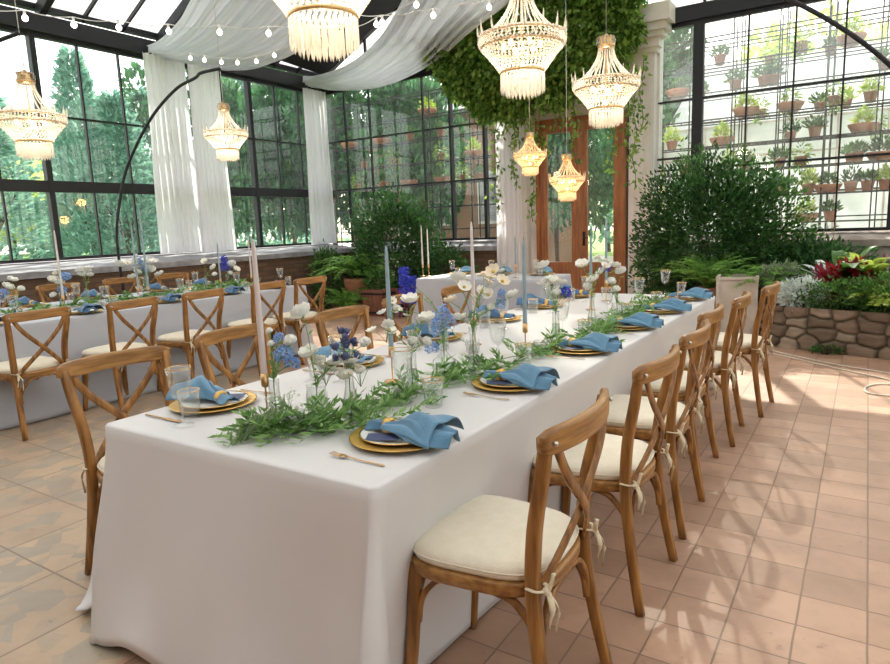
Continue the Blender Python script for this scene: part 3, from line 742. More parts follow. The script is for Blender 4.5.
def setting(x, y, a, seat, tname, kind=0, card=True, cut=True, knife=True, gl=(.24, .34), gpos=None):
    # a: direction from the plate to the diner
    def w(lx, ly, lz=0):
        return (x+lx*math.cos(a)-ly*math.sin(a), y+lx*math.sin(a)+ly*math.cos(a), TT+lz)
    inst('charger', make_charger, w(0, 0), a, 'gold charger plate at the %s of the %s' % (seat, tname), 'charger plates')
    inst('dinner', make_dinner, w(-.005, 0, .0068), a, 'white gilt-rimmed dinner plate at the %s of the %s' % (seat, tname), 'dinner plates')
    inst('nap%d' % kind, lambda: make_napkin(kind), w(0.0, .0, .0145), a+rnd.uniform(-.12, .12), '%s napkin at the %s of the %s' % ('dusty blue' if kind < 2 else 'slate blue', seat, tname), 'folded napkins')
    q = inst('ring', make_ring, w(-.045, 0, .036), a, 'amber napkin ring at the %s of the %s' % (seat, tname), 'napkin rings'); q.rotation_euler = (0, PI/2, a)
    if card: inst('card', make_card, w(-.02, -.062, .0225), a+.5, 'navy card under the napkin at the %s of the %s' % (seat, tname), 'menu cards')
    if cut:
        inst('fork', make_fork, w(.01, -.205), a+rnd.uniform(-.05, .05), 'gold fork at the %s of the %s' % (seat, tname), 'gold cutlery')
        if knife: inst('knife', make_knife, w(.02, .20), a+rnd.uniform(-.05, .05), 'gold knife at the %s of the %s' % (seat, tname), 'gold cutlery')
    if True:
        g_ = gpos[0] if gpos else w(-gl[0], gl[1]); t_ = gpos[1] if gpos else w(-gl[0]+.13, gl[1])
        inst('goblet', make_goblet, g_, rnd.random(), 'gold-rimmed stemmed goblet at the %s of the %s' % (seat, tname), 'stemmed goblets')
        inst('tumbler', make_tumbler, t_, rnd.random(), 'gold-rimmed ribbed tumbler at the %s of the %s' % (seat, tname), 'ribbed tumblers')
for i, y in enumerate([1.50, 2.23, 2.985, 3.73, 4.43, 5.18]):
    setting(-1.15, y, 0, '%s right-hand seat' % ORD[i], 'front table', i % 2, knife=False)
for i, y in enumerate([1.50, 2.28, 3.0, 3.75, 4.45, 5.15]):
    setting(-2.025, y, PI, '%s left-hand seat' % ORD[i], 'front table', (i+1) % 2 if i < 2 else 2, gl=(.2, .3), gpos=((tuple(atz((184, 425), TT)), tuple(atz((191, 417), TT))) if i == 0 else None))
for i, y in enumerate([2.2, 2.98, 3.78, 4.5, 5.15]):
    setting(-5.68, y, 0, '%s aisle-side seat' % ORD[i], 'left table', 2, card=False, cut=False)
for i, y in enumerate([3.12, 3.80, 4.56, 5.2]):
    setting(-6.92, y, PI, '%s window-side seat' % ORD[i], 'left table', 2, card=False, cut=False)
for i, x in enumerate([-4.42, -3.86, -3.28]):
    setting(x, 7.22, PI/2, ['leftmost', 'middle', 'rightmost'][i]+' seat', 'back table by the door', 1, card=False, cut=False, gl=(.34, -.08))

# ---------------------------------------------------------------- candles
CAND = {'i': 'candle_w', 'b': 'candle_b', 'w': 'candle_i'}
CNAME = {'i': 'pale rose', 'b': 'grey-blue', 'w': 'ivory'}
def candle(x, y, top, hold, c, where, z=TT):
    h = hold; t = thing('candlestick', 'slender gold candlestick %s' % where, 'candlestick', (x, y, z), 0, 'gold candlesticks')
    MB().lathe([(0, 0), (.036, 0), (.037, .003), (.012, .007), (.0035, .012), (.003, h-.05), (.0035, h-.045), (0, h-.045)], seg=20).build('stand', M['gold'], t)
    MB().lathe([(0, h-.046), (.010, h-.046), (.0125, h-.040), (.0125, h), (.0108, h), (.0108, h-.034), (0, h-.034)], seg=16).build('candle_cup', M['gold'], t)
    k = thing('taper_candle', '%s taper candle %s' % (CNAME[c], where), 'candle', (x, y, z+h-.033), 0, 'taper candles')
    L = top-(z+h-.033)
    MB().lathe([(0, 0), (.0100, 0), (.0108, .02), (.0098, L*.5), (.007, L*.93), (.004, L*.985), (0, L)], seg=14).build('wax', M[CAND[c]], k)
    MB().sweep([(0, 0, L-.002), (.001, 0, L+.008), (.003, 0, L+.014)], .0011, seg=5).build('wick', M['wick'], k)
    return t
candle(-1.661+.016, 1.412+.010, 1.383, .175, 'i', 'nearest the camera on the front table')
candle(-1.640+.014, 2.074+.008, 1.331, .150, 'b', 'second along the front table, behind the near goblet')
candle(-1.724, 2.932, 1.417, .150, 'i', 'third along the front table, tallest in the middle')
candle(-1.376+.02, 2.786, 1.319, .155, 'b', 'in the middle of the front table, right of the tall one')
candle(-1.626, 4.412, 1.296, .150, 'b', 'fifth along the front table, before the wooden door')
candle(-1.70, 4.95, 1.42, .16, 'b', 'at the far end of the front table')
for px, top_px, b, c, wh in ((54, 230, 278, 'w', 'leftmost on the left table'), (139, 208, 270, 'b', 'second on the left table near the curved lamp stand'), (131, 225, 268, 'b', 'third on the left table, just left of the white bouquet'), (217, 243, 272, 'b', 'fourth on the left table below the curtains'), (248, 236, 276, 'i', 'at the far end of the left table')):
    P = atx((px, top_px), -6.2); candle(-6.2, P[1], P[2], .13, c, wh)
for px, t_, c, wh in ((421, 225, 'i', 'leftmost on the back table'), (427, 228, 'w', 'beside the leftmost candle on the back table'), (515, 236, 'b', 'middle of the back table')):
    P = aty((px, t_), 6.85); candle(P[0], P[1], P[2], .15, c, wh)

# ---------------------------------------------------------------- vases and votives
VG = 'glass bud vases'
def vase(kind, x, y, label):
    prof = {'tube': ([(0, .004), (.020, .004), (.022, 0), (.024, .006), (.023, .06), (.018, .12), (.019, .155), (.0175, .155), (.0165, .12), (.0215, .06), (.0215, .012), (0, .010)], .09, .0205),
            'round': ([(0, .004), (.026, .003), (.046, .02), (.055, .048), (.048, .078), (.026, .098), (.015, .112), (.015, .135), (.020, .15), (.0185, .15), (.0135, .135), (.0135, .112), (.025, .096), (.046, .077), (.053, .048), (.044, .022), (0, .008)], .062, .047),
            'jar': ([(0, .004), (.034, .004), (.037, 0), (.039, .006), (.039, .06), (.034, .085), (.036, .10), (.0345, .10), (.0325, .085), (.037, .06), (.037, .012), (0, .010)], .05, .036),
            'tall': ([(0, .004), (.022, .004), (.026, 0), (.028, .01), (.026, .07), (.016, .12), (.013, .17), (.020, .205), (.0185, .205), (.0115, .17), (.0145, .12), (.0245, .07), (.026, .014), (0, .012)], .075, .0235)}[kind]
    t = thing('bud_vase', label, 'vase', (x, y, TT), 0, VG)
    MB().lathe(prof[0], seg=40, rib=.008, nrib=12).build('vase_body', M['glass'], t)
    wl, wr = prof[1], prof[2]
    if kind == 'round': pr = [(0, .012), (.042, .023), (.0515, .048), (.050, .060), (0, .060)]
    else: pr = [(0, .014), (wr, .016), (wr, wl), (0, wl)]
    MB().lathe(pr, seg=24).build('water', M['water'], t)
    return t
MOUTH = {'tube': .155, 'round': .15, 'jar': .10, 'tall': .205}
# ---------------------------------------------------------------- flower heads (meshes shared by the copies)
def head_mesh(kind):
    m = MB(); r = random.Random(hash(kind) % 97 if False else len(kind)*7)
    def petal(a, tilt, L, W, cup, r0=0, z0=0):
        G = []
        for i in range(6):
            u = i/5; row = []
            for j in range(5):
                v = j/2-1; w = W*math.sin(PI*min(.96, u*.82+.12))*v
                rad = r0+L*u*math.cos(tilt+cup*u); z = z0+L*u*math.sin(tilt+cup*u)+.12*W*v*v
                row.append((rad*math.cos(a)-w*math.sin(a), rad*math.sin(a)+w*math.cos(a), z))
            G.append(row)
        m.grid(G)
    if kind == 'ranunculus':
        for k, (n, tilt, L, cup) in enumerate(((7, -.15, .030, 1.3), (7, .25, .029, 1.3), (6, .6, .026, 1.2), (6, .95, .022, 1.0), (5, 1.2, .018, .7))):
            for i in range(n): petal(2*PI*i/n+k*.5, tilt, L, .017, cup, .003, -.004+.002*k)
        m.ball((0, 0, .012), .009, 8, 6)
    if kind == 'anemone':
        for k in range(2):
            for i in range(6): petal(2*PI*i/6+k*.5+r.uniform(-.1, .1), .15+.25*k, .034, .020, .35, .002, 0)
    if kind == 'daisy':
        for i in range(8): petal(2*PI*i/8, .2, .018, .009, .3, .001, 0)
    if kind == 'floret':
        for i in range(40):
            t = i/39; a = i*2.4; rr = .020*(1-.45*t)
            c = (rr*math.cos(a), rr*math.sin(a), -.045+.10*t)
            for k in range(4):
                b = a+k*PI/2
                m.leaves([c], [(math.cos(a)*.6+.9*math.cos(b), math.sin(a)*.6+.9*math.sin(b), .3+.5*math.sin(k*2))], .014, .012, .1)
    if kind == 'cluster':
        for i in range(30):
            a = i*2.4; ph = math.acos(1-1.5*(i+.5)/30); c = (.03*math.sin(ph)*math.cos(a), .03*math.sin(ph)*math.sin(a), .03*math.cos(ph))
            for k in range(5):
                b = k*2*PI/5+i; d = np.array(c)/.03*.6+np.array([math.cos(b), math.sin(b), .3*math.sin(b*2)]); m.leaves([c], [d], .014, .013, .1)
    if kind == 'thistle':
        m.ball((0, 0, .008), .009, 10, 8, (1, 1, 1.35))
        D = []
        for i in range(14): a = i*2*PI/14; D.append((math.cos(a), math.sin(a), .35))
        m.leaves([(0, 0, .001)]*14, D, .022, .0035, .0)
        for i in range(50):
            a = i*2.4; ph = math.acos(1-1.7*(i+.5)/50); d = (math.sin(ph)*math.cos(a), math.sin(ph)*math.sin(a), math.cos(ph)); m.leaves([(d[0]*.008, d[1]*.008, .008+d[2]*.011)], [d], .004, .002, 0)
    if kind == 'bud':
        m.ball((0, 0, .006), .0065, 8, 6, (1, 1, 1.3))
    return m
HM = {}
def head(kind, mk, parent, loc, rot, sc):
    k = (kind, mk)
    if k not in HM:
        o = head_mesh(kind).build('blossom', M[mk], parent); HM[k] = o.data
    else:
        o = bpy.data.objects.new('blossom', HM[k]); C.objects.link(o); o.parent = parent
    o.location = loc; o.rotation_euler = rot; o.scale = (sc,)*3
    if kind in ('anemone', 'daisy'):
        k2 = ('stamen', kind)
        if k2 not in HM:
            r0 = .0065 if kind == 'anemone' else .004
            q = MB().ball((0, 0, r0*.8), r0, 8, 6, (1, 1, .7)).build('stamens', M['yolk'], o); HM[k2] = q.data
        else:
            q = bpy.data.objects.new('stamens', HM[k2]); C.objects.link(q); q.parent = o
    return o
FN = {'ranunculus': ('ranunculus_stem', 'ranunculus'), 'anemone': ('anemone_stem', 'open anemone'), 'floret': ('delphinium_stem', 'delphinium spike'), 'cluster': ('hydrangea_stem', 'hydrangea cluster'), 'thistle': ('sea_holly_stem', 'sea holly'), 'daisy': ('daisy_spray', 'daisy spray')}
MN = {'petal_w': 'white', 'petal_p': 'peach', 'petal_b': 'sky blue', 'petal_v': 'deep blue', 'thistle': 'steel blue'}
def flower(kind, mk, px, base, mouth, where, sc=1, dd=0, plane=None):
    # stem runs from inside the vase to the blossom seen at px
    bx, by = base
    H = atd(px, depth((bx, by, TT+mouth))+dd)
    nm, cn = FN[kind]
    t = thing(nm, '%s %s %s' % (MN[mk], cn, where), 'flower', (bx, by, TT+.014), 0, 'table flowers')
    loc = H-np.array([bx, by, TT+.014]); off = rnd.uniform(-.006, .006)
    mz = mouth-.014
    pts = cat_rom([(off, -off, 0), (loc[0]*.04, loc[1]*.04, mz), (loc[0]*.45, loc[1]*.45, mz+(loc[2]-mz)*.62), tuple(loc)], 5)
    MB().sweep(pts, .0016, seg=5).build('stem', M['stem'], t)
    tilt = (rnd.uniform(-.5, .5)+.45, rnd.uniform(-.4, .4), rnd.random()*6) if kind not in ('floret', 'cluster') else (rnd.uniform(-.4, .4), rnd.uniform(-.4, .4), rnd.random()*6)
    if kind in ('daisy', 'thistle'):
        ns = 5 if kind == 'daisy' else 7
        for k in range(ns):
            d = np.array([rnd.gauss(0, .022), rnd.gauss(0, .022), rnd.uniform(-.01, .035)])*sc
            q = loc+d
            b = MB().sweep([tuple(loc-np.array([0, 0, .05])), tuple(loc+d*.5-np.array([0, 0, .015])), tuple(q)], .001, seg=4).build('side_stem', M['stem'], t)
            head(kind, mk, t, tuple(q), (rnd.uniform(0, .9), rnd.uniform(-.5, .5), rnd.random()*6), sc*rnd.uniform(.8, 1.1))
    else:
        head(kind, mk, t, tuple(loc), tilt, sc)
    P = []; D = []
    n = len(pts)
    for k in range(5):
        p = pts[int(n*.35)+k*2 if int(n*.35)+k*2 < n-2 else n-3]; P.append(p); D.append((rnd.gauss(0, 1), rnd.gauss(0, 1), .6))
    MB().leaves(P, D, .028, .010).build('foliage', M['leaf_t'], t)
    return t
def V(kind, basepx, label, fl, z=TT, base=None):
    B = atz(basepx, TT)[:2] if base is None else base
    vase(kind, B[0], B[1], label)
    for f in fl:
        flower(f[0], f[1], f[2], B, MOUTH[kind], f[3], *(f[4:]))
V('tube', (277, 424), 'ribbed tube vase beside the nearest taper candle on the front table', [
  ('ranunculus', 'petal_w', (291, 343), 'in the nearest vase, round and high, right of the nearest candle', 1.05),
  ('ranunculus', 'petal_w', (270, 332), 'in the nearest vase, small and topmost left', .55),
  ('cluster', 'petal_b', (279, 338), 'in the nearest vase, upper cluster', .5),
  ('cluster', 'petal_b', (284, 355), 'in the nearest vase, lower cluster', .85),
  ('cluster', 'petal_b', (292, 364), 'in the nearest vase, lowest hanging cluster', .7),
  ('ranunculus', 'petal_w', (272, 345), 'in the nearest vase, left edge behind the candle', .6)])
V('jar', (318, 412), 'squat glass jar with white blooms at the near end of the front table', [
  ('anemone', 'petal_w', (310, 355), 'in the squat jar, left open bloom', 1.2),
  ('anemone', 'petal_w', (337, 364), 'in the squat jar, bloom facing the camera', 1.2),
  ('anemone', 'petal_w', (303, 315), 'arching highest above the near end of the front table', 1.3),
  ('ranunculus', 'petal_w', (366, 344), 'in the squat jar, right-hand round bloom', .95),
  ('daisy', 'petal_w', (325, 372), 'in the squat jar, low among the leaves', 1.3)])
V('tall', (352, 422), 'slim waisted vase of sea holly behind the near right-hand plate', [
  ('thistle', 'thistle', (342, 345), 'in the slim waisted vase, left head', 1.1), ('thistle', 'thistle', (352, 356), 'in the slim waisted vase, right head', 1.2),
  ('anemone', 'petal_w', (350, 362), 'in the slim waisted vase, large creamy bloom', 1.2), ('ranunculus', 'petal_w', (343, 377), 'in the slim waisted vase, low bloom', 1.0),
  ('daisy', 'petal_w', (360, 372), 'in the slim waisted vase, small spray', 1.2)])
V('tube', (413, 392), 'tube vase of anemones behind the nearest right-hand goblet', [
  ('anemone', 'petal_w', (410, 302), 'in the tube vase behind the near goblet, topmost', 1.15), ('anemone', 'petal_w', (427, 320), 'in the tube vase behind the near goblet, second from top', 1.1),
  ('ranunculus', 'petal_w', (413, 342), 'in the tube vase behind the near goblet, lower left round', .95), ('ranunculus', 'petal_w', (426, 343), 'in the tube vase behind the near goblet, lower right round', .95),
  ('daisy', 'petal_w', (386, 330), 'leaning left of the second taper candle', 1.4), ('daisy', 'petal_w', (418, 322), 'in the tube vase behind the near goblet, small side heads', 1)])
V('round', (445, 378), 'round-bellied vase half full of water on the front table', [
  ('floret', 'petal_b', (437, 325), 'in the round-bellied vase, left spike', 1.0), ('floret', 'petal_b', (447, 318), 'in the round-bellied vase, right spike', 1.0),
  ('cluster', 'petal_b', (432, 348), 'in the round-bellied vase, low hanging cluster', .8)])
V('tall', (474, 374), 'slim vase of cream blooms left of the second right-hand goblet', [
  ('anemone', 'petal_w', (458, 281), 'in the slim middle vase, topmost large bloom', 1.2), ('daisy', 'petal_p', (484, 286), 'in the slim middle vase, peachy spray at the top', 1.9),
  ('anemone', 'petal_p', (451, 302), 'in the slim middle vase, apricot-centred bloom', 1.0), ('ranunculus', 'petal_w', (491, 309), 'in the slim middle vase, white ball', .85),
  ('anemone', 'petal_w', (512, 297), 'in the slim middle vase, bell turned right', 1.1), ('floret', 'petal_b', (501, 300), 'in the slim middle vase', .8), ('daisy', 'petal_w', (478, 297), 'in the slim middle vase, second spray', 1.8),
  ('anemone', 'petal_w', (459, 320), 'in the slim middle vase, lowest bloom lying open', 1.2)])
V('tube', (556, 340), 'tube vase of white blooms before the third right-hand plate', [
  ('anemone', 'petal_w', (544, 267), 'in the third-plate tube vase, topmost', 1.2), ('anemone', 'petal_w', (552, 282), 'in the third-plate tube vase, second from top', 1.2),
  ('anemone', 'petal_w', (561, 284), 'in the third-plate tube vase, right of the upper blooms', 1.1), ('ranunculus', 'petal_w', (556, 294), 'in the third-plate tube vase, lower ball', 1.2),
  ('cluster', 'petal_v', (565, 293), 'in the third-plate tube vase, low right', .9), ('daisy', 'petal_w', (548, 290), 'in the third-plate tube vase, side spray', 1.5)])
V('tall', (592, 330), 'slim vase of white blooms left of the fourth right-hand goblet', [
  ('anemone', 'petal_w', (582, 266), 'in the fourth-plate slim vase, upper left', 1.3), ('anemone', 'petal_w', (594, 281), 'in the fourth-plate slim vase, centre', 1.3),
  ('ranunculus', 'petal_w', (587, 287), 'in the fourth-plate slim vase, lower left', 1.2), ('daisy', 'petal_w', (597, 268), 'in the fourth-plate slim vase, small spray', 1.6)])
V('jar', (617, 318), 'glass jar of blue and white blooms near the far end of the front table', [
  ('cluster', 'petal_v', (606, 268), 'in the far jar, deep blue beside the door', .9), ('anemone', 'petal_w', (614, 267), 'in the far jar, upper right bloom', 1.4), ('anemone', 'petal_w', (602, 273), 'in the far jar, left bloom', 1.3),
  ('anemone', 'petal_w', (621, 273), 'in the far jar, rightmost bloom', 1.3), ('ranunculus', 'petal_w', (611, 283), 'in the far jar, middle ball', 1.4), ('ranunculus', 'petal_w', (616, 291), 'in the far jar, lowest ball', 1.3)])
V('tube', (400, 352), 'tube vase of deep blue spikes on the left side of the front table', [
  ('floret', 'petal_v', (405, 281), 'on the left side of the front table, upper spike', 1.3), ('floret', 'petal_v', (409, 291), 'on the left side of the front table, lower spike', 1.4),
  ('daisy', 'petal_w', (392, 310), 'on the left side of the front table', 1.6), ('anemone', 'petal_w', (470, 345), 'lying toward the middle of the front table', .8)], base=(-1.80, 2.75))
# left table
def VL(kind, pxx, label, fl):
    P = atx((pxx, 285), -6.3); B = (-6.3, P[1])
    vase(kind, B[0], B[1], label)
    for f in fl: flower(f[0], f[1], f[2], B, MOUTH[kind], f[3], *(f[4:]))
VL('jar', 14, 'leftmost glass jar on the left table', [('anemone', 'petal_w', (12, 281), 'in the leftmost jar of the left table, top', 1.5), ('anemone', 'petal_w', (7, 288), 'in the leftmost jar of the left table, left', 1.7), ('ranunculus', 'petal_w', (21, 290), 'in the leftmost jar of the left table, right', 1.4), ('cluster', 'petal_b', (3, 294), 'in the leftmost jar of the left table, low left', 1.3)])
VL('tube', 60, 'second glass vase on the left table', [('anemone', 'petal_w', (53, 281), 'in the second vase of the left table, left', 1.6), ('anemone', 'petal_w', (60, 284), 'in the second vase of the left table, right', 1.5), ('ranunculus', 'petal_w', (54, 296), 'in the second vase of the left table, low', 1.4), ('cluster', 'petal_b', (65, 277), 'in the second vase of the left table, high right', 1.3), ('cluster', 'petal_b', (62, 290), 'in the second vase of the left table, low right', 1.1), ('ranunculus', 'petal_p', (55, 274), 'in the second vase of the left table, topmost', 1.0)])
VL('tube', 86, 'third glass vase on the left table', [('daisy', 'petal_w', (85, 271), 'in the third vase of the left table, large spray', 2.6), ('anemone', 'petal_w', (82, 276), 'in the third vase of the left table', 1.4), ('anemone', 'petal_w', (90, 276), 'in the third vase of the left table, right', 1.2)])
VL('jar', 146, 'wide glass jar of white blooms before the curved lamp stand', [('daisy', 'petal_w', (136, 272), 'in the wide jar, left spray', 3.2), ('daisy', 'petal_w', (150, 270), 'in the wide jar, middle spray', 3.2), ('anemone', 'petal_w', (133, 278), 'in the wide jar, far left bloom', 1.7), ('anemone', 'petal_w', (160, 275), 'in the wide jar, far right bloom', 1.6), ('anemone', 'petal_w', (143, 267), 'in the wide jar, high bloom', 1.5), ('floret', 'petal_b', (144, 265), 'in the wide jar', 1.5), ('anemone', 'petal_w', (136, 257), 'in the wide jar, stray topmost bloom', 1.1)])
VL('tube', 206, 'glass vase of white blooms below the left curtains', [('anemone', 'petal_w', (205, 262), 'below the left curtains, high bloom', 1.4), ('anemone', 'petal_w', (214, 268), 'below the left curtains, right bloom', 1.4), ('ranunculus', 'petal_w', (215, 275), 'below the left curtains, low ball', 1.3)])
VL('tube', 228, 'glass vase at the far end of the left table', [('floret', 'petal_v', (225, 264), 'at the far end of the left table, left', 1.8), ('anemone', 'petal_w', (232, 265), 'at the far end of the left table, upper', 1.7), ('anemone', 'petal_w', (236, 270), 'at the far end of the left table, lower', 1.5), ('ranunculus', 'petal_w', (230, 274), 'at the far end of the left table, lowest', 1.4)])
P = aty((505, 282), 6.8); vase('tube', P[0], 6.8, 'small vase on the back table')
flower('anemone', 'petal_w', (502, 272), (P[0], 6.8), MOUTH['tube'], 'on the back table, upper', 1.5); flower('ranunculus', 'petal_w', (500, 277), (P[0], 6.8), MOUTH['tube'], 'on the back table, lower', 1.3)

def votive(x, y, label):
    t = thing('votive_holder', label, 'candle holder', (x, y, TT), 0, 'glass votives')
    MB().lathe([(0, .004), (.030, .004), (.033, 0), (.034, .006), (.035, .062), (.0335, .062), (.032, .010), (0, .009)], seg=40, rib=.01, nrib=20).build('glass_cup', M['glass'], t)
    k = tag(MB().lathe([(0, 0), (.0225, 0), (.0225, .034), (.020, .036), (0, .034)], seg=20).build('votive_candle', M['candle_i'], loc=(x, y, TT+.0105)), 'stub of ivory candle inside the %s' % label.replace('glass votive cup', 'votive'), 'candle', 'votive candles')
for px, lb in (((297, 430), 'glass votive cup at the near end of the front table'), ((473, 352), 'glass votive cup in the middle of the front table'), ((400, 398), 'glass votive cup left of the near goblet stem'), ((541, 353), 'glass votive cup by the third right-hand plate'), ((600, 325), 'glass votive cup by the fourth right-hand plate')):
    P = atz(px, TT); votive(P[0], P[1], lb)
for px, lb in ((101, 'glass votive cup on the left table behind the aisle-side chairs'), (186, 'glass votive cup on the left table below the curtains')):
    P = atx((px, 288), -6.05); votive(-6.05, P[1], lb)

# ---------------------------------------------------------------- garlands
def garland(path, label, nleaf, spread, L=.042, W=.014, tail=None):
    t = thing('leaf_garland', label, 'garland', (0, 0, 0))
    c = cat_rom(path, 10); n = len(c)
    def wob(p): return p+np.array([rnd.gauss(0, .01), rnd.gauss(0, .01), 0])
    for k in range(3):
        a = [wob(p)+np.array([spread*.35*math.sin(i*.3+k*2.1), 0, .010+.012*abs(math.sin(i*.7+k))]) for i, p in enumerate(c)]
        MB().sweep(a, .0022, seg=5).build('vine', M['stem'], t)
    tw = MB(); P = []; D = []
    ntw = nleaf//13
    for q in range(ntw):
        i = rnd.random()**.85*(n-1); p = c[int(i)]+(c[min(int(i)+1, n-1)]-c[int(i)])*(i % 1)
        f = min(1, (i+2)/16, (n-i+1)/6)
        base = p+np.array([rnd.gauss(0, spread*.30*f), rnd.gauss(0, .03), .006])
        a = rnd.random()*2*PI; el = rnd.uniform(.05, .95); ln = rnd.uniform(.07, .15)
        d = np.array([math.cos(a)*math.cos(el), math.sin(a)*math.cos(el), math.sin(el)])
        mid = base+d*ln*.5; tip = base+d*ln; tip[2] = max(TT+.004, tip[2]-.025)
        pts = cat_rom([base, mid, tip], 5); tw.sweep(pts, .0011, seg=4)
        for j in range(13):
            u = (j+1)/13; pp = pts[min(int(u*(len(pts)-1)), len(pts)-1)]
            s = 1 if j % 2 else -1; sd = np.array([-d[1], d[0], rnd.uniform(-.2, .5)])*s
            P.append(pp); dd = sd*.9+d*.8
            if pp[2] < TT+.02 and dd[2] < .05: dd[2] = .05+rnd.random()*.2
            D.append(dd)
    tw.build('twig', M['stem'], t)
    k = len(P); MB().leaves(P, D, rng.uniform(L*.7, L*1.2, k), W).build('foliage', M['leaf_t'], t)
    return t
gp = [atz(p, TT+.003) for p in ((256, 438), (278, 432), (304, 428), (345, 425), (392, 405), (440, 388), (490, 375), (530, 357), (570, 345), (605, 330), (640, 313), (652, 303))]
garland(gp, 'long green leafy garland running down the middle of the front table', 3000, .165, .044, .0125)
garland([(-6.3, y, TT+.003) for y in (1.5, 2.2, 2.9, 3.6, 4.3, 5.0, 5.4)], 'green leafy garland along the middle of the left table', 1800, .22, .055, .02)
t = thing('olive_sprig', 'grey-green olive sprig at the near tip of the front garland', 'sprig', (0, 0, 0))
P = []; D = []; m = MB()
for k in range(5):
    a = atz((228+k*4, 447-k*1.5), TT+.004); b = atz((262+k*6, 420-k*3+rnd.uniform(-4, 6)), TT+.03+.02*k)
    pts = cat_rom([a, (a+b)/2+np.array([0, 0, .015]), b], 6); m.sweep(pts, .0013, seg=4)
    for j in range(12):
        pp = pts[min(j, len(pts)-1)]; P.append(pp); s = 1 if j % 2 else -1; D.append((b-a)/np.linalg.norm(b-a)+np.array([0, 0, .5*s+.3])+rng.normal(size=3)*.4)
m.build('twig', M['stem'], t); MB().leaves(P, D, .036, .012).build('foliage', M['leaf_o'], t)
# white gypsophila cloud beside the votive
t = thing('baby_breath_sprig', 'translucent white sprig of dried blooms behind the nearest votive', 'flower', (0, 0, 0)); m = MB(); P = []; D = []
B0 = atz((285, 428), TT+.01)
for k in range(16):
    d = np.array([rnd.gauss(0, .03), rnd.gauss(0, .03), rnd.uniform(.05, .12)]); m.sweep([B0, B0+d*.6, B0+d], .0007, seg=4)
    for j in range(6): P.append(B0+d+rng.normal(size=3)*.006); D.append(rng.normal(size=3))
m.build('stem', M['stem'], t); MB().leaves(P, D, .013, .012, .1).build('blossom', M['petal_w'], t)
